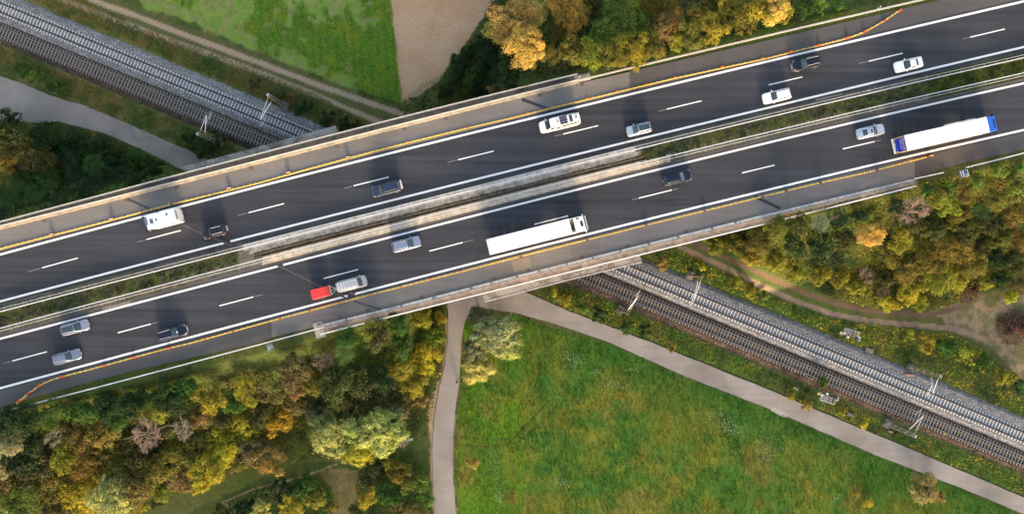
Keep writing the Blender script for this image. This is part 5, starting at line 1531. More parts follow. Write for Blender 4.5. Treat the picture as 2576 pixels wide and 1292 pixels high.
# ------------------------------------------------------------------ leaves and crowns
def quads_from(c, n, size, asp, rs, droop=None):
    """c centres (k,3), n normals (k,3) -> vertex and face arrays of leaf quads (folded kite shape)"""
    k = len(c)
    r = rs.normal(size=(k, 3)) if droop is None else droop
    t = np.cross(n, r); t /= np.linalg.norm(t, axis=1)[:, None] + 1e-9
    b = np.cross(n, t)
    if droop is not None:
        t, b = b, t
        t = -t * np.sign((t * droop).sum(1))[:, None]
    s = size[:, None]
    v = np.stack([c - t * s * .5, c + b * s * asp * .5 + n * s * .08, c + t * s * .5, c - b * s * asp * .5 + n * s * .08], 1)
    return v.reshape(-1, 3), np.arange(k * 4).reshape(k, 4)

def unit(a):
    return a / (np.linalg.norm(a, axis=1)[:, None] + 1e-9)

def crown_mesh(name, R, lobes, n_leaf, leaf, seed, kind='round', flat=.75, asp=.62):
    rs = np.random.default_rng(seed)
    # lobe centres
    L = []
    for i in range(lobes):
        a = rs.random() * 1.2; q = math.sqrt((i + .3) / lobes) * .84 * rs.uniform(.75, 1.1)
        rr = rs.uniform(.15, .40) * (1.15 - q * .35)
        L.append((q * math.cos(a + i * 2.4) * R, q * math.sin(a + i * 2.4) * R, (rs.uniform(-.25, .45) + .35 * (1 - q)) * R * flat, rr * R))
    L = np.array(L); k = np.arange(n_leaf) % lobes
    rs.shuffle(k)
    d = unit(rs.normal(size=(n_leaf, 3))); d[:, 2] = np.abs(d[:, 2]) * np.where(rs.random(n_leaf) < .80, 1, -1)
    rad = L[k, 3] * np.where(rs.random(n_leaf) < .8, rs.uniform(.82, 1.10, n_leaf), rs.uniform(.2, .85, n_leaf))
    # small scale clumping
    c = L[k, :3] + d * rad[:, None] * np.array([1, 1, flat])
    cl = vnoise(c[:, 0] + 31 + c[:, 2] * .7, c[:, 1] + 17 - c[:, 2] * .6, R * .11, seed % 7 + 90)
    spr = np.where(rs.random(n_leaf) < .16, rs.uniform(1.0, 1.45, n_leaf), 1.0)
    c = L[k, :3] + (c - L[k, :3]) * spr[:, None]
    keep = cl > .33
    c = c + d * ((cl - .5) * R * .16)[:, None]
    # drop leaves buried inside other lobes
    for j in range(lobes):
        ins = np.linalg.norm((c - L[j, :3]) / np.array([1, 1, flat]), axis=1) < L[j, 3] * .70
        keep &= ~(ins & (k != j) & (rs.random(n_leaf) < .8))
    c = c[keep]; d = d[keep]; k = k[keep]; cl = cl[keep]
    n = unit(d * .9 + rs.normal(size=d.shape) * .65 + np.array([0, 0, .35]))
    size = leaf * rs.uniform(.7, 1.35, len(c))
    lobe_t = rs.uniform(.78, 1.22, lobes)
    hue = rs.normal(size=(lobes, 1)) * np.array([[.06, .0, -.04]])
    tint = (lobe_t[k] * rs.uniform(.72, 1.28, len(c)))[:, None] * (1 + hue[k]) * (1 + rs.normal(size=(len(c), 1)) * np.array([[.10, 0, -.05]]))
    if kind == 'willow':
        dr = unit(np.stack([d[:, 0] * .8, d[:, 1] * .8, np.full(len(d), -.9)], 1) + rs.normal(size=d.shape) * .28)
        n = unit(d + rs.normal(size=d.shape) * .3)
        V, Fc = quads_from(c, n, size * 2.1, .20, rs, droop=dr)
    else:
        V, Fc = quads_from(c, n, size, asp, rs)
    col = np.repeat(np.clip(tint, .2, 2), 4, axis=0)
    me_o = tri_mesh(name, V, Fc, M_leaf, col)
    me = me_o.data; bpy.data.objects.remove(me_o)
    return me

def frond_mesh(name, R, nf, seed, ln=1.1):
    """pinnate leaves radiating from shoot tips"""
    rs = np.random.default_rng(seed); C = []; Nn = []; S = []; D = []; TT = []
    tips = []
    for i in range(max(6, nf // 9)):
        a = i * 2.4; q = math.sqrt((i + .3) / max(6, nf // 9)) * .8
        tips.append((q * R * math.cos(a), q * R * math.sin(a), rs.uniform(.0, .55) * R))
    for t in tips:
        tt = rs.uniform(.75, 1.25)
        for j in range(9):
            a = j * 2 * math.pi / 9 + rs.normal() * .25; l = ln * rs.uniform(.7, 1.2); el = rs.uniform(-.15, .45)
            dx = np.array([math.cos(a), math.sin(a), 0])
            for m in range(9):
                q = (m + 1) / 9 * l
                p = np.array(t) + dx * q + np.array([0, 0, q * el - q * q * .35])
                side = np.array([-dx[1], dx[0], 0])
                for s in (1, -1):
                    C.append(p + side * s * .11 * ln); D.append(side * s + dx * .35 + np.array([0, 0, -.25])); Nn.append([rs.normal() * .15, rs.normal() * .15, 1]); S.append(.26 * ln * (1 - .35 * m / 9)); TT.append(tt * rs.uniform(.8, 1.2))
    C = np.array(C); D = unit(np.array(D)); Nn = unit(np.array(Nn)); S = np.array(S)
    V, Fc = quads_from(C, Nn, S, .34, rs, droop=D)
    o = tri_mesh(name, V, Fc, M_leaf, np.repeat(np.array(TT)[:, None] * np.ones(3), 4, axis=0)); me = o.data; bpy.data.objects.remove(o); return me

def bare_mesh(name, seed, depth=5, nb=4):
    rs = np.random.default_rng(seed); m_ = MB()
    def grow(p, d, l, r, k):
        q = p + d * l; m_.tube(p, q, r, r * .68, n=4, caps=False)
        if k == 0: return
        for i in range(nb if k > 1 else nb):
            a = Vector(rs.normal(size=3)) * .55 + d + Vector((0, 0, -.02)); a.z = a.z * .75 + .05; a.normalize()
            grow(p.lerp(q, rs.uniform(.5, 1.0)), a, l * rs.uniform(.62, .85), r * .58, k - 1)
    for i in range(6):
        a = i * 1.05 + rs.normal() * .2
        grow(Vector((0, 0, -.15)), Vector((math.cos(a), math.sin(a), .45)).normalized(), .34, .026, depth - 1)
    me = bpy.data.meshes.new(name); me.from_pydata(m_.v, [], m_.f); return me

def trunk_mesh(seed):
    rs = np.random.default_rng(seed); m_ = MB()
    m_.tube((0, 0, -.06), (0, 0, .35), .055, .042, n=8); m_.tube((0, 0, .35), (.02, .01, .75), .042, .03, n=7)
    m_.tube((.02, .01, .75), (.0, .03, 1.15), .03, .012, n=6)
    for i in range(6):
        a = i * 1.1 + rs.random(); z = rs.uniform(.5, .85)
        m_.tube((0, 0, z), (math.cos(a) * .45, math.sin(a) * .45, z + rs.uniform(.2, .4)), .02, .007, n=5)
    me = bpy.data.meshes.new("trunk"); me.from_pydata(m_.v, [], m_.f); me.materials.append(M_bark); return me
TRUNKS = [trunk_mesh(i) for i in range(3)]
def bare_mats(me, m): me.materials.append(m); return me
PROTO = {
 'L': [crown_mesh("crown", 5.0, 26 + 5 * i, 24000, .27, 11 + i) for i in range(3)],
 'M': [crown_mesh("crown", 3.0, 12 + 3 * i, 11000, .22, 21 + i) for i in range(4)],
 'S': [crown_mesh("crown", 1.8, 7 + i, 4500, .18, 31 + i, flat=.8) for i in range(4)],
 'W': [crown_mesh("crown", 5.0, 26, 34000, .26, 41 + i, kind='willow') for i in range(2)],
 'F': [frond_mesh("crown", 2.4, 110, 51 + i, 1.0) for i in range(3)],
}
SIZE = {'L': 5.0, 'M': 3.0, 'S': 1.8, 'W': 5.0, 'F': 2.9, 'B': 1.0}
COLS = {  # leaf albedo and the word used for it
 'gold': ((.56, .42, .10), "golden yellow"), 'amber': ((.42, .30, .055), "amber"), 'yell': ((.42, .36, .03), "yellow"), 'ygr': ((.245, .240, .024), "yellow-green"),
 'oliv': ((.170, .155, .026), "olive"), 'dkol': ((.072, .080, .019), "dark olive"), 'green': ((.115, .200, .028), "bright green"), 'mid': ((.050, .118, .016), "mid green"), 'dark': ((.020, .052, .012), "dark green"),
 'grey': ((.24, .26, .12), "grey-green"), 'pale': ((.39, .40, .19), "pale silvery"), 'wyel': ((.44, .44, .13), "pale yellow"), 'tan': ((.250, .180, .055), "tan"), 'brn': ((.140, .118, .036), "rusty brown"), 'olt': ((.27, .25, .09), "olive-tan"), 'rus': ((.19, .15, .055), "russet")}
M_twig = {k: mat("twigs_" + k, c, .9, var=.25, scale=3) for k, c in (('pink', (.26, .185, .145)), ('grey', (.25, .225, .18)), ('brown', (.16, .10, .07)), ('tan', (.30, .21, .12)))}
BARE = {k: [bare_mats(bare_mesh("branches", 61 + i + j, 5, 4), M_twig[k]) for i in range(1)] for j, k in enumerate(M_twig)}
rt = np.random.default_rng(99)
TREES = []
def tree(u, v, rp, cls, col, hc=None, wood=None, label=None, bare=None, cat=None, group=None):
    """crown centre at pixel (u,v), radius rp in frame units, hc crown height above the soil"""
    r0 = rp * .0685 * (.80 if wood == 'SE' else 1.0)
    if hc is None:
        hc = {'L': 7.0, 'M': 4.2, 'S': 1.3, 'W': 7.0, 'F': 3.0, 'B': 3.4}[cls] * (r0 / SIZE[cls] if cls != 'B' else r0 / 3.0) ** .7
    p = P(u, v, hc)
    for _ in range(6):
        g = max(0.0, tz(p.x, p.y)); p = P(u, v, g + hc)
    s = r0 / SIZE[cls] if cls != 'B' else r0
    small = cls == 'S' or (cls == 'M' and rp < 30)
    root = bpy.data.objects.new("shrub" if small else "bare_tree" if cls == 'B' else "willow_tree" if cls == 'W' else "tree", None)
    COL.objects.link(root); root.location = (p.x, p.y, g - .05); root.rotation_euler = (0, 0, rt.random() * 6.28)
    sz = s * rt.uniform(.9, 1.15)
    if cls == 'B':
        c = bpy.data.objects.new("branches", BARE[col][0])
        word = {'pink': "leafless pinkish brown", 'grey': "leafless grey", 'brown': "leafless dark brown", 'tan': "nearly bare tan"}[col]
    else:
        ms = PROTO[cls]; c = bpy.data.objects.new("crown", ms[rt.integers(len(ms))])
        b, word = COLS[col]; j = rt.normal(size=3) * np.array([.10, .05, .05]) + rt.normal() * .07
        c.color = (*np.clip(np.array(b) * (1 + j), .01, .7), 1)
    c.location = (0, 0, hc); ax = rt.uniform(.86, 1.18); c.scale = (s * ax, s / ax, sz); COL.objects.link(c); c.parent = root
    t = bpy.data.objects.new("stem" if small else "trunk", TRUNKS[rt.integers(3)]); t.scale = (hc * .9 if hc > 2 else 1.3, hc * .9 if hc > 2 else 1.3, hc * (1.0 if hc > 2 else .9)); COL.objects.link(t); t.parent = root
    kindw = "shrub" if small else "tree"
    size = "large " if rp >= 56 else "small " if (rp < 34 and not small) else ""
    TREES.append(dict(o=root, u=u, v=v, r=rp, w=wood, word=size + word + (" feathery-leaved" if cls == 'F' else ""), kind=kindw, label=label, cat=cat, group=group))
    return root
WOODS = {
 'NE': ("upper wood", (1200, 90), "from its left end", "trees and shrubs in the wood above the motorway"),
 'NW': ("left-edge thicket", (0, 560), "from its lower corner", "trees and shrubs in the left-edge thicket"),
 'SW': ("lower left wood", (1120, 900), "from the footpath", "trees and shrubs in the lower left wood"),
 'SE': ("right-hand wood", (1740, 610), "from its left tip", "trees and shrubs in the wood right of the railway"),
 'RW': ("railway weeds", (1290, 646), "from the bridge", "shrubs in the weeds beside the railway"),
 'FC': ("bushes by the lower footpath", (1090, 1292), "from the path", "bushes at the bottom beside the footpath"),
}
def many(w, txt):
    for row in txt.strip().split(';'):
        row = row.split()
        if not row: continue
        u, v, r, cls, col = float(row[0]), float(row[1]), float(row[2]), row[3], row[4]
        tree(u, v, r, cls, col, wood=w, hc=float(row[5]) if len(row) > 5 else None)
# --- wood above the upper carriageway
tree(1290, 60, 66, 'L', 'gold', label="biggest golden yellow tree, overhanging at the left end of the upper wood", cat="tree", group=WOODS['NE'][3])
many('NE', """1320 120 54 L gold; 1255 85 40 M gold; 1338 30 50 L wyel; 1335 146 28 M gold; 1425 28 56 L amber; 1470 12 34 M gold; 1400 75 34 M oliv; 1560 62 62 L green;
1515 95 40 M green; 1600 40 45 M ygr; 1440 126 38 M oliv; 1388 142 28 M oliv; 1485 138 36 M ygr; 1530 142 32 M oliv; 1585 130 44 M ygr; 1640 118 36 M oliv; 1630 75 38 M dkol;
1677 72 40 M tan; 1660 15 50 L oliv; 1720 15 40 B brown; 1735 92 36 M oliv; 1790 72 38 M ygr; 1760 35 36 M oliv; 1700 110 26 S ygr; 1840 45 42 M oliv; 1830 8 36 M yell; 1895 22 46 M ygr; 1880 60 30 S oliv; 1945 18 44 M gold; 1975 38 28 S ygr; 2020 28 28 S mid; 2060 18 26 S green; 2110 8 26 S mid; 1555 8 40 M dkol; 1780 5 36 M dkol; 1500 20 38 M dkol""")
many('NE', """1160 165 36 M dark 1.8; 1195 190 36 M mid 1.8; 1150 205 30 S dark; 1230 150 36 M dark; 1215 215 34 M dark 2; 1255 190 34 F dark 2.5; 1280 198 32 M dark 2; 1322 200 26 F dark 2; 1245 228 22 S tan; 1120 232 24 S dark; 1180 130 28 S dark; 1220 110 30 M dark 3; 1180 232 26 S mid; 1280 160 34 M dark""")
# --- thicket at the left edge
many('NW', """28 345 56 L dkol; 62 372 42 M tan; 20 395 46 M amber; 70 400 40 M brn; 28 300 30 M dark; 110 350 40 M dark; 110 405 40 M dkol; 150 370 36 M dark 2; 200 362 34 M dark 1.6; 180 400 36 F dark; 250 375 34 M dark 1.5; 290 400 34 M dark 1.5; 340 405 32 M mid 1.2; 240 415 38 F mid; 385 425 28 S dark; 300 440 36 F dark; 130 450 42 F mid; 190 455 42 F dark; 250 455 36 F dark; 60 455 44 F mid; 20 450 36 F ygr; 95 490 40 F mid; 150 500 34 F dark; 30 505 42 F mid; 210 480 30 M dark 3; 345 450 28 S dark; 55 430 30 M dkol; 10 535 26 F dark""")
# --- bushes by the railway, upper left
many('RW', """515 372 34 S dark; 545 350 24 S dark; 478 350 22 S dark; 60 178 24 S mid; 98 195 24 S green; 135 214 24 S mid; 160 232 20 S mid; 700 245 24 S dkol; 760 270 26 S dark; 820 300 26 S dark; 870 312 24 S dark; 900 322 18 S dark; 640 215 20 S dkol; 735 245 18 S brn""")
many('RW', """1850 715 26 S ygr; 1882 728 26 S ygr; 1915 750 22 S green; 1760 668 18 S yell; 1420 752 24 S ygr; 1460 775 20 S green; 1505 792 26 S dark; 1570 820 24 S mid; 1620 832 22 S dark; 1690 870 18 S oliv; 1400 735 18 S yell; 2330 862 30 S ygr; 2375 872 30 S mid; 2425 895 32 S ygr; 2475 915 30 S mid; 2525 945 30 S ygr; 2560 975 26 S mid; 2280 840 22 S ygr; 2070 960 18 S mid; 1985 990 20 S ygr; 2025 1015 20 S ygr; 2110 1035 18 S ygr; 2170 1062 18 S yell; 1665 665 20 S tan""")
# --- lower left wood
many('SW', """815 905 36 B tan; 740 935 44 M brn; 790 958 34 M oliv; 868 885 34 F green 5; 735 915 28 M dkol; 850 960 48 M dkol 7; 905 955 44 M dkol 7; 930 1005 44 M dkol 7; 872 1018 46 M dkol 7; 960 950 38 M dark 6; 1000 925 40 M ygr; 1060 900 42 M yell 2.5; 1088 850 34 M ygr 2; 1012 862 36 M mid; 950 842 38 M dkol; 1040 962 38 M ygr; 1085 935 28 S ygr; 1005 1010 34 M brn; 1055 1008 28 S tan; 1060 795 32 M ygr 2.5; 1000 812 30 M mid 3; 935 830 30 M ygr; 875 850 30 M mid; 985 975 26 B grey 4; 1105 800 22 S yell; 1095 890 26 S yell""")
many('SW', """680 982 40 M brn; 620 978 38 M ygr; 534 996 42 M ygr; 590 1005 38 M mid; 505 1048 30 M tan; 470 975 34 M mid 2.5; 412 988 34 M dark 2.5; 350 1003 34 M dark 2.5; 440 1012 40 M dark; 395 1025 40 M ygr; 330 1020 36 M dark; 270 1022 36 M dark 2.5; 205 1035 36 M mid 2.5; 140 1038 38 M mid 2.5; 75 1050 40 M dark 2.5; 20 1060 36 M dark 2.5; 370 1090 50 B pink 8; 458 1078 34 B grey 7; 135 1098 34 B grey; 202 1112 28 M tan; 262 1088 44 M oliv; 300 1050 34 M mid; 30 1105 40 M grey; 85 1110 38 M dark; 560 1115 48 M yell; 502 1122 48 M oliv; 520 1185 52 L yell; 610 1078 44 M ygr; 642 1130 42 M rus; 685 1155 44 M tan; 705 1062 38 M yell; 655 1040 36 M dkol; 745 1010 36 M brn; 800 1015 34 M dkol; 560 1050 30 M dkol; 440 1045 30 M dkol; 175 1075 32 M dkol; 745 975 30 M tan""")
many('SW', """100 1180 48 M dkol; 55 1160 44 M dark; 28 1212 50 M brn; 132 1212 48 M oliv; 172 1142 44 M ygr; 222 1160 50 L oliv; 272 1142 44 M oliv; 305 1188 50 M oliv; 252 1212 48 M yell; 190 1240 48 M yell; 285 1248 58 L wyel; 338 1228 50 L tan; 382 1180 50 M oliv; 432 1158 50 M oliv; 342 1132 44 M dkol; 402 1222 40 M ygr; 60 1262 52 L oliv; 142 1276 44 M brn; 210 1285 42 M yell; 10 1275 40 M gold; 455 1205 40 M tan; 10 1160 36 M grey; 395 1130 36 M dkol; 460 1110 34 M oliv; 120 1150 34 M dkol; 345 1275 34 M ygr; 590 1150 34 M oliv; 625 1150 28 M ygr""")
WIL = "large yellow-topped willows at the lower edge of the wood"
tree(838, 1085, 62, 'W', 'wyel', label="pale yellow willow, left half of the big rounded pair in the lower wood", cat="willow", group=WIL)
tree(945, 1075, 72, 'W', 'wyel', label="pale yellow willow, right half of the big rounded pair near the footpath", cat="willow", group=WIL)
tree(895, 1125, 50, 'W', 'yell', label="yellow willow crown bulging lowest between the big pair of willows", cat="willow", group=WIL)
tree(985, 1045, 40, 'W', 'grey', label="grey-green willow top at the upper right of the big willow pair", cat="willow", group=WIL)
tree(800, 1045, 36, 'W', 'grey', label="grey-green willow top at the upper left of the big willow pair", cat="willow", group=WIL)
many('FC', """615 1280 34 M dark; 700 1236 40 M dark; 765 1222 36 M mid; 790 1252 32 M ygr; 730 1272 38 M yell; 655 1285 34 M gold; 560 1294 30 M dkol; 952 1180 40 M dkol 1.5; 1012 1190 36 M oliv 3; 1042 1215 36 M green 3; 985 1238 38 M mid 3; 1000 1278 38 M oliv 3; 1062 1252 32 M green 2.5; 925 1250 28 M yell; 985 1170 24 M ygr; 1045 1285 32 M tan; 930 1205 28 F dkol 2; 900 1285 24 M dkol; 830 1275 22 S oliv""")
# --- solitary trees by the paths
WP = "willows and bushes standing in the meadow"
tree(1246, 840, 62, 'W', 'pale', hc=6.5, label="pale silvery willow beside the footpath just below the bridge", cat="willow", group=WP)
tree(1275, 868, 42, 'W', 'wyel', hc=5.5, label="right-hand pale yellow bulge of the willow group by the footpath", cat="willow", group=WP)
tree(1198, 925, 42, 'W', 'wyel', hc=4.5, label="smaller pale yellow willow hanging over the footpath beside the pedestrian", cat="willow", group=WP)
tree(1190, 880, 34, 'W', 'grey', hc=5.0, label="grey-green willow top leaning over the footpath, left of the pale willow", cat="willow", group=WP)
tree(1205, 800, 32, 'W', 'grey', hc=5.0, label="grey-green willow top closest to the bridge", cat="willow", group=WP)
tree(1189, 1163, 21, 'S', 'amber', hc=1.3, label="small round amber bush alone in the meadow beside the footpath", cat="bush", group=WP)
tree(2320, 1222, 44, 'M', 'olt', hc=2.6, label="rounded olive-tan bush alone in the meadow at lower right", cat="bush", group=WP)
tree(2355, 1250, 22, 'S', 'tan', hc=1.2, label="small tan bush at the foot of the lone rounded bush, lower right", cat="bush", group=WP)
tree(2180, 1262, 17, 'S', 'yell', hc=.5, label="low bright yellow weed clump in the meadow, left of the lone rounded bush", cat="weed clump", group=WP)
tree(2153, 1240, 11, 'S', 'ygr', hc=.5, label="tiny yellow-green weed clump beside the bright yellow one", cat="weed clump", group=WP)
# --- wood right of the railway
many('SE', """1800 622 28 M ygr 2; 1850 615 36 M oliv; 1905 612 42 M oliv; 1950 572 38 M oliv; 2008 562 34 M dkol; 2060 560 36 F grey 4; 2112 545 36 F dark 4; 2000 620 42 M dkol; 2060 618 42 M dark; 2122 602 38 M dkol; 2100 650 34 F dark 4; 2188 590 42 L gold; 2205 556 26 M oliv; 2260 605 42 M ygr; 2240 642 42 M oliv; 2225 700 40 M dkol; 2285 672 54 L oliv; 2342 642 60 L oliv; 2402 622 56 L oliv; 2440 662 50 L oliv; 2352 702 54 L ygr; 2408 692 46 M ygr; 2282 732 42 M yell; 2180 692 40 B pink 3; 2222 738 30 B tan 2; 2290 530 62 B pink 4; 1950 660 36 M ygr 2; 2000 682 36 M ygr 2; 2060 690 36 M ygr 2.5; 1890 652 32 M ygr 1.6; 2110 700 32 M ygr 2; 2150 722 34 M ygr 1.6; 2232 762 36 M yell 1.4; 2312 762 30 M ygr 1.4; 2372 738 26 S mid; 2340 575 44 M dkol; 2422 585 46 M dkol""")
many('SE', """2480 560 42 M dkol; 2505 602 42 M oliv; 2462 530 40 F mid 4; 2385 520 38 M ygr; 2352 500 32 M ygr; 2422 492 26 M oliv; 2500 500 38 M oliv; 2550 470 36 M green 2; 2552 540 42 M oliv; 2548 602 42 M oliv; 2502 652 38 M dark; 2550 660 42 M dkol; 2512 702 34 M dark; 2562 715 36 M brn; 2450 455 28 S green; 2510 430 28 S green; 2380 472 28 S mid; 2330 475 24 S mid; 2555 430 26 S green; 2250 520 30 M dark; 2160 545 26 M dark; 2465 620 34 M dkol; 2140 660 30 F mid 4; 2300 560 34 M dkol 3; 2480 710 26 M ygr 2; 2540 745 28 M yell 1.5; 2420 540 26 M oliv; 1840 580 26 M dkol; 1780 600 22 S ygr; 2395 560 28 M oliv""")
# brush heaps
def heap(u, v, r, label):
    p = on_ground(u, v); root = empty("brush_heap", p); T(root, label, "brush heap", "heaps of cut brown brush")
    rs = np.random.default_rng(int(u)); m_ = MB()
    for i in range(420):
        a = rs.random() * 6.28; q = math.sqrt(rs.random()) * r; z = (1 - (q / r) ** 2) * r * .38 * rs.random() + .05
        c = Vector((q * math.cos(a), q * math.sin(a), z)); dd = Vector(rs.normal(size=3)); dd.z *= .4; dd.normalize()
        m_.bar(c - dd * .45, c + dd * .45, .05)
    m_.build("branch_pile", M_twig['brown'], root)
    c = bpy.data.objects.new("dead_leaves", PROTO['S'][0]); c.color = (.13, .065, .035, 1); c.scale = (r / 1.9, r / 1.9, r / 3.2); c.location = (0, 0, .2); COL.objects.link(c); c.parent = root
    return root
heap(2432, 731, 2.2, "dark brown brush heap at the edge of the bushes, right of the dirt track bend")
heap(2550, 825, 3.2, "larger dark brown brush heap at the right edge beside the dirt track")
# labels from the place in each wood
byw = {}
for t in TREES:
    if t['label']:
        T(t['o'], t['label'], t['cat'], t['group']); continue
    byw.setdefault((t['w'], t['word'], t['kind']), []).append(t)
ORDN = "first second third fourth fifth sixth seventh eighth ninth tenth eleventh twelfth thirteenth fourteenth fifteenth sixteenth seventeenth eighteenth".split()
for (w, word, kind), lst in byw.items():
    nm, ref, how, grp = WOODS[w]
    lst.sort(key=lambda t: math.hypot(t['u'] - ref[0], t['v'] - ref[1]))
    for i, t in enumerate(lst):
        if len(lst) == 1:
            lab = "only %s %s in the %s" % (word, kind, nm)
        else:
            lab = "%s %s in the %s, %s such %s" % (word, kind, nm, ORDN[min(i, 17)], how)
        T(t['o'], lab, kind, grp)

# ------------------------------------------------------------------ low growth as leaf clouds
def project(x, y, zz=None):
    z = np.maximum(terrain(x, y), 0) if zz is None else zz
    s = F / (CZ - z); return 1287.5 + x * s, 646 - y * s, z
def cloud(name, poly, dens, h, leaf, pal, seed, z=None, asp=.6, clump=1.6, up=.9, wob=7, gap=.0):
    a = np.array(poly, float); rs = np.random.default_rng(seed)
    lo = P(a[:, 0].min() - 30, a[:, 1].max() + 30, 0); hi = P(a[:, 0].max() + 30, a[:, 1].min() - 30, 0)
    n = int((hi.x - lo.x) * (hi.y - lo.y) * dens)
    x = rs.uniform(lo.x, hi.x, n); y = rs.uniform(lo.y, hi.y, n)
    u, v, zt_ = project(x, y, None if z is None else np.full(n, z))
    wn_ = (fbm(x, y, 1.3, seed % 50 + 3) - .5) * wob * 2
    m_ = inpoly(u + wn_, v + wn_, poly)
    x, y, zt_ = x[m_], y[m_], zt_[m_]
    md = fbm(x, y, clump, seed % 40 + 60, 3)
    kk = md > gap
    x, y, zt_, md = x[kk], y[kk], zt_[kk], md[kk]
    hh = h * np.clip((md - .25) * 2.0, .1, 1.3)
    c = np.stack([x, y, zt_ + hh * rs.uniform(.45, 1.0, len(x))], 1)
    nn = unit(rs.normal(size=c.shape) * .55 + np.array([0, 0, up]))
    V, Fc = quads_from(c, nn, leaf * rs.uniform(.6, 1.4, len(c)), asp, rs)
    w = fbm(x, y, clump * 2.5, seed % 30 + 110, 3); w = np.clip((w - .3) / .4, 0, .999); pal = np.array(pal)
    i0 = np.minimum((w * (len(pal) - 1)).astype(int), len(pal) - 2); f_ = (w * (len(pal) - 1) - i0)[:, None]
    ci = pal[i0] * (1 - f_) + pal[i0 + 1] * f_
    ci = ci * rs.uniform(.65, 1.35, (len(c), 1)) * (1 + rs.normal(size=(len(c), 1)) * np.array([[.10, 0, 0]]))
    o = tri_mesh(name, V, Fc, M_blades, np.repeat(np.clip(ci, .005, .8), 4, axis=0))
    return K(o, 'stuff')
DG, MG, BG, OL, YG, YL, TN, BR = (.018,.046,.009), (.048,.110,.013), (.085,.195,.016), (.150,.135,.024), (.21,.225,.02), (.34,.28,.025), (.26,.18,.05), (.11,.075,.03)
cloud("tall_grass", [(60,-20),(170,-20),(335,62),(640,176),(800,240),(905,296),(935,318),(850,333),(828,326),(645,243),(350,115),(150,42)], 30, .55, .42, [MG, (.19,.18,.04), TN, OL, MG], 201, asp=.22, clump=2.2)
cloud("tall_grass", [(-20,108),(335,257),(600,374),(634,388),(525,400),(333,313),(205,260),(110,205),(60,188),(-20,186)], 28, .45, .36, [MG, OL, (.10,.12,.03), OL, TN], 202, asp=.25)
cloud("undergrowth", [(60,306),(150,308),(266,340),(360,385),(455,430),(300,478),(-20,560),(-20,310)], 16, .8, .34, [DG, DG, MG, DG], 203)
cloud("undergrowth", [(1000,262),(1055,243),(1108,203),(1145,150),(1195,86),(1250,-20),(1330,-20),(1320,235),(1100,292),(1010,290)], 16, .7, .32, [DG, MG, DG, MG], 204)
cloud("undergrowth", [(1250,-20),(2120,-20),(1960,60),(1700,125),(1470,182),(1290,228),(1250,150)], 14, .8, .34, [DG, DG, MG, DG], 205)
cloud("verge_grass", [(1462,207),(1470,198),(1693,130),(1931,70),(2100,25),(2200,-20),(2420,-20),(2364,2),(2098,62),(1931,99),(1580,180)], 22, .22, .30, [DG, MG, BG, OL], 206, asp=.25, wob=3)
cloud("undergrowth", [(1618,645),(1700,624),(1830,690),(1931,740),(2098,803),(2265,826),(2400,838),(2475,880),(2600,1010),(2600,1062),(2350,950),(2131,858),(1931,774)], 22, .75, .30, [MG, YG, BG, YL, MG, DG], 207, clump=1.9)
cloud("undergrowth", [(1325,735),(1430,714),(1590,784),(1800,869),(1931,930),(2265,1072),(2600,1204),(2600,1256),(2265,1114),(1931,972),(1640,857),(1430,778)], 20, .55, .30, [DG, MG, BG, YG, OL], 208, clump=1.8)
cloud("undergrowth", [(1745,600),(1810,575),(2290,470),(2600,395),(2600,742),(2480,722),(2348,778),(2200,775),(2098,752),(1931,686),(1840,640)], 30, 2.4, .30, [DG, OL, (.20,.17,.025), YG, (.24,.17,.03), OL], 209, clump=3.2)
cloud("undergrowth", [(-20,1062),(340,990),(560,948),(760,905),(815,845),(1122,764),(1118,900),(1092,1000),(1078,1090),(1000,1110),(860,1140),(640,1175),(480,1225),(340,1310),(-20,1310)], 24, 2.0, .30, [DG, MG, OL, DG, BR], 210, clump=2)
cloud("verge_grass", [(-20,1026),(133,987),(333,935),(500,896),(690,849),(800,826),(812,846),(790,895),(640,925),(480,950),(330,985),(-20,1068)], 20, .25, .28, [DG, MG, OL, MG], 211, asp=.25, wob=3)
cloud("verge_grass", [(2300,455),(2381,424),(2600,374),(2600,402),(2300,478)], 20, .3, .28, [MG, BG, OL, YG], 212, asp=.25, wob=3)
cloud("undergrowth", [(520,1310),(590,1262),(700,1212),(800,1205),(835,1250),(820,1310)], 14, .7, .34, [DG, MG, OL], 213)
cloud("undergrowth", [(900,1180),(1000,1150),(1075,1180),(1088,1300),(890,1310)], 14, .6, .34, [DG, MG, OL], 214)
# planted median
def med(u0, u1, seed):
    U = np.linspace(u0, u1, 40)
    up_ = [(u, f(M1)(u) + 3) for u in U]; lo_ = [(u, f(M2)(u) - 2) for u in U]
    cloud("median_hedge", up_ + lo_[::-1], 110, .50, .20, [(.035,.055,.012), (.065,.10,.018), (.14,.18,.028), (.085,.085,.022), (.045,.08,.016)], seed, z=RZ - .06, clump=.9, wob=2)
    a_ = [(u, f(U_as_in)(u) + .0) for u in U]; b_ = [(u, f(M1)(u) + 3) for u in U]
    cloud("verge_grass", a_ + b_[::-1], 60, .16, .22, [DG, MG, MG, OL], seed + 1, z=RZ - .05, asp=.3, wob=2.5)
    a_ = [(u, f(M2)(u) - 2) for u in U]; b_ = [(u, f(L_as_in)(u) - 1) for u in U]
    cloud("verge_grass", a_ + b_[::-1], 60, .16, .22, [MG, OL, (.15,.125,.03), MG], seed + 2, z=RZ - .05, asp=.3, wob=2.5)
med(-60, 628, 221); med(1612, 2640, 231)
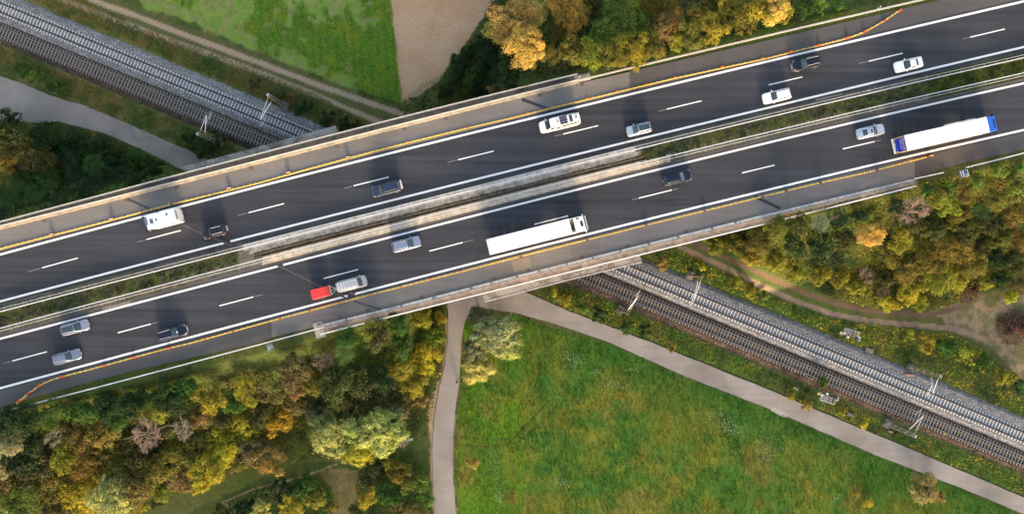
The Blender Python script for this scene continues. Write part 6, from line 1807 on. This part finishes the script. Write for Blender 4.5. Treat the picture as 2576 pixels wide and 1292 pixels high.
# moss and litter along the bridge's median gap
U = np.linspace(640, 1610, 40)
cloud("moss_strip", [(u, f(M1)(u) + 16) for u in U] + [(u, f(M1)(u) + 21) for u in U][::-1], 60, .07, .16, [(.04,.04,.02), (.06,.07,.02), (.03,.03,.018)], 241, z=RZ + .02, wob=3, gap=.42)
cloud("dead_leaf_litter", [(u, f(M1)(u) + 23.5) for u in U] + [(u, f(M2)(u) - 5.5) for u in U][::-1], 60, .06, .14, [(.09,.06,.03), (.16,.08,.03), (.05,.05,.02), (.22,.10,.035)], 242, z=RZ + .0, wob=3, gap=.40)
cloud("dead_leaf_litter", [(1600,388),(1640,381),(1648,388),(1618,396)], 90, .10, .16, [(.45,.14,.03), (.30,.10,.03)], 243, z=RZ + .02, wob=1)

# grass blades over the open ground, with the ground's own colours
rs = np.random.default_rng(301)
n = 420000
x = rs.uniform(-98, 98, n); y = rs.uniform(-52, 52, n)
C_, Mk = zones(x, y)
u, v, z = Mk['u'], Mk['v'], np.maximum(terrain(x, y), 0)
onroad = np.zeros(n, bool)
for pth in PATHS.values():
    onroad |= inpoly(u, v, [(a, b - 1) for a, b in pth['top']] + [(a, b + 1) for a, b in reversed(pth['bot'])])
onroad |= inpoly(u, v, foot_l + foot_r[::-1])
onroad |= (v > BTOP_N(u / 1000) - 4) & (v < BBOT(u / 1000) + 3)
cor = (y < np.interp(x, xN, yN) + 0) & (y > np.interp(x, xS, yS) - 0)
k = ~(Mk['hard'] | onroad | cor) & ((rs.random(n) < .35) | Mk['meadow'])
x, y, z, C_, mead = x[k], y[k], z[k], C_[k], Mk['meadow'][k]
hb = np.where(mead, .14 + .22 * fbm(x, y, 2.5, 71), .16)
c = np.stack([x, y, z + hb * .4], 1)
nn = unit(rs.normal(size=c.shape) * np.array([.8, .8, .3]) + np.array([0, 0, .6]))
V, Fc = quads_from(c, nn, hb * rs.uniform(.9, 1.9, len(c)), .30, rs)
C_ = C_ * rs.uniform(.72, 1.32, (len(c), 1)) * (1 + rs.normal(size=(len(c), 1)) * np.array([[.08, 0, 0]]))
K(tri_mesh("meadow_grass", V, Fc, M_blades, np.repeat(np.clip(C_, .004, .6), 4, axis=0)), 'stuff')
# crop plants in the field
n = 150000
x = rs.uniform(-72, -18, n); y = rs.uniform(26, 52, n); C_, Mk = zones(x, y); k = Mk['crop']
x, y = x[k], y[k]; C_ = C_[k]; c = np.stack([x, y, terrain(x, y) + rs.uniform(.05, .28, len(x))], 1)
nn = unit(rs.normal(size=c.shape) * .5 + np.array([0, 0, 1.0]))
V, Fc = quads_from(c, nn, rs.uniform(.14, .30, len(c)), .7, rs)
C_ = np.maximum(C_, 0) * rs.uniform(.65, 1.5, (len(c), 1))
K(tri_mesh("crop_plants", V, Fc, M_blades, np.repeat(np.clip(C_, .004, .6), 4, axis=0)), 'stuff')
# white flower patches
pts = []
for (cu, cv_, ru, rv, m_) in ((1440,905,26,18,80),(1545,968,36,14,70),(1835,1072,30,22,120),(1800,1045,30,16,40),(1930,1132,26,30,80),(1410,1212,24,18,70),(1245,1190,16,44,70),(1255,1246,16,14,40),(1500,935,10,6,20),(1590,930,14,8,20),(2255,1150,16,8,16),(2100,1250,10,8,20),(1935,1120,30,40,60)):
    pts.append(np.c_[rs.normal(cu, ru * .55, m_), rs.normal(cv_, rv * .55, m_)])
pts = np.concatenate(pts); s = CZ / F
c = np.stack([(pts[:, 0] - 1287.5) * s, (646 - pts[:, 1]) * s, np.full(len(pts), .42)], 1)
V, Fc = quads_from(c, unit(rs.normal(size=c.shape) * .3 + np.array([0, 0, 1.])), rs.uniform(.07, .14, len(c)), .9, rs)
K(tri_mesh("white_flowers", V, Fc, M_blades, np.full((len(V), 3), .50)), 'stuff')
# ------------------------------------------------------------------ pedestrian on the footpath
M_skin = mat("skin", (.42, .26, .19), .6); M_coat = mat("dark_jacket", (.03, .03, .045), .85, var=.2); M_trous = mat("dark_trousers", (.025, .025, .03), .9); M_hair = mat("brown_hair", (.05, .035, .025), .8); M_bag = mat("grey_rucksack", (.30, .33, .40), .8)
def person(u, v, rz, label):
    p = P(u, v, .12); r = empty("person", p, rz); T(r, label, "person")
    J = {'pel': (0, 0, .95, .135, .17), 'waist': (0, 0, 1.12, .12, .15), 'chest': (.02, 0, 1.36, .13, .18), 'neck': (.03, 0, 1.52, .055, .06), 'chin': (.05, 0, 1.60, .07, .07), 'head': (.04, 0, 1.70, .10, .085), 'top': (.03, 0, 1.79, .07, .07),
         'hl': (0, .09, .90, .095, .09), 'kl': (.14, .10, .50, .062, .06), 'al': (.16, .10, .10, .042, .042), 'tl': (.30, .11, .04, .035, .045), 'hr': (0, -.09, .90, .095, .09), 'kr': (-.04, -.10, .50, .062, .06), 'ar': (-.26, -.10, .14, .042, .042), 'tr': (-.14, -.11, .05, .035, .045),
         'sl': (.02, .19, 1.42, .062, .06), 'el': (-.10, .25, 1.16, .045, .045), 'wl': (-.02, .25, .93, .032, .03), 'dl': (.03, .24, .86, .03, .04), 'sr': (.02, -.19, 1.42, .062, .06), 'er': (.10, -.25, 1.17, .045, .045), 'wr': (.26, -.22, 1.02, .032, .03), 'dr': (.32, -.21, .99, .03, .04)}
    E = [('pel','waist'),('waist','chest'),('chest','neck'),('neck','chin'),('chin','head'),('head','top'),('pel','hl'),('hl','kl'),('kl','al'),('al','tl'),('pel','hr'),('hr','kr'),('kr','ar'),('ar','tr'),('chest','sl'),('sl','el'),('el','wl'),('wl','dl'),('chest','sr'),('sr','er'),('er','wr'),('wr','dr')]
    for s, w in ((1, 'dl'), (-1, 'dr')):
        hx, hy, hz = J[w][:3]
        for i in range(4):
            n1, n2 = "f%d%d" % (s, i), "g%d%d" % (s, i)
            J[n1] = (hx + .03 + .01 * i, hy + (i - 1.5) * .02, hz - .04, .010, .010); J[n2] = (hx + .05, hy + (i - 1.5) * .018, hz - .075 + .005 * abs(i - 1), .008, .008)
            E += [(w, n1), (n1, n2)]
        n1 = "t%d" % s; J[n1] = (hx + .05, hy - s * .035, hz - .01, .010, .010); E.append((w, n1))
    keys = list(J); me = bpy.data.meshes.new("body"); me.from_pydata([J[k][:3] for k in keys], [(keys.index(a), keys.index(b)) for a, b in E], [])
    o = bpy.data.objects.new("body", me); link(o, r)
    sk = o.modifiers.new("skin", 'SKIN'); me.skin_vertices.new(name="") if not me.skin_vertices else None
    for i, k in enumerate(keys):
        me.skin_vertices[0].data[i].radius = J[k][3:5]; me.skin_vertices[0].data[i].use_root = (k == 'pel')
    o.modifiers.new("sub", 'SUBSURF').levels = 1; o.modifiers["sub"].render_levels = 1
    for m_ in (M_coat, M_trous, M_skin): me.materials.append(m_)
    dg = bpy.context.evaluated_depsgraph_get(); dg.update(); ev = o.evaluated_get(dg); m2 = bpy.data.meshes.new_from_object(ev)
    o.modifiers.clear(); o.data = m2
    for q in m2.polygons:
        z = q.center.z; y = abs(q.center.y)
        q.material_index = 2 if (z > 1.53 or (y > .2 and z < .98 and z > .75)) else (0 if z > .93 else 1); q.use_smooth = True
    h = MB(); h.tube((.02, 0, 1.72), (.02, 0, 1.80), .105, .085, n=12); h.tube((.02, 0, 1.80), (.02, 0, 1.835), .085, .04, n=12); h.build("hair", M_hair, r, smooth=True)
    f_ = MB(); f_.tube((.13, 0, 1.67), (.155, 0, 1.655), .014, .010, n=6); f_.build("nose", M_skin, r)
    b_ = MB(); b_.box((-.19, 0, 1.28), (.16, .30, .42), 0, 0, .85); b_.box((-.28, 0, 1.2), (.05, .2, .2)); b_.build("rucksack", M_bag, r)
    return r
person(1150.5, 958, 1.9, "pedestrian in dark clothes with a grey rucksack, walking at the edge of the footpath")
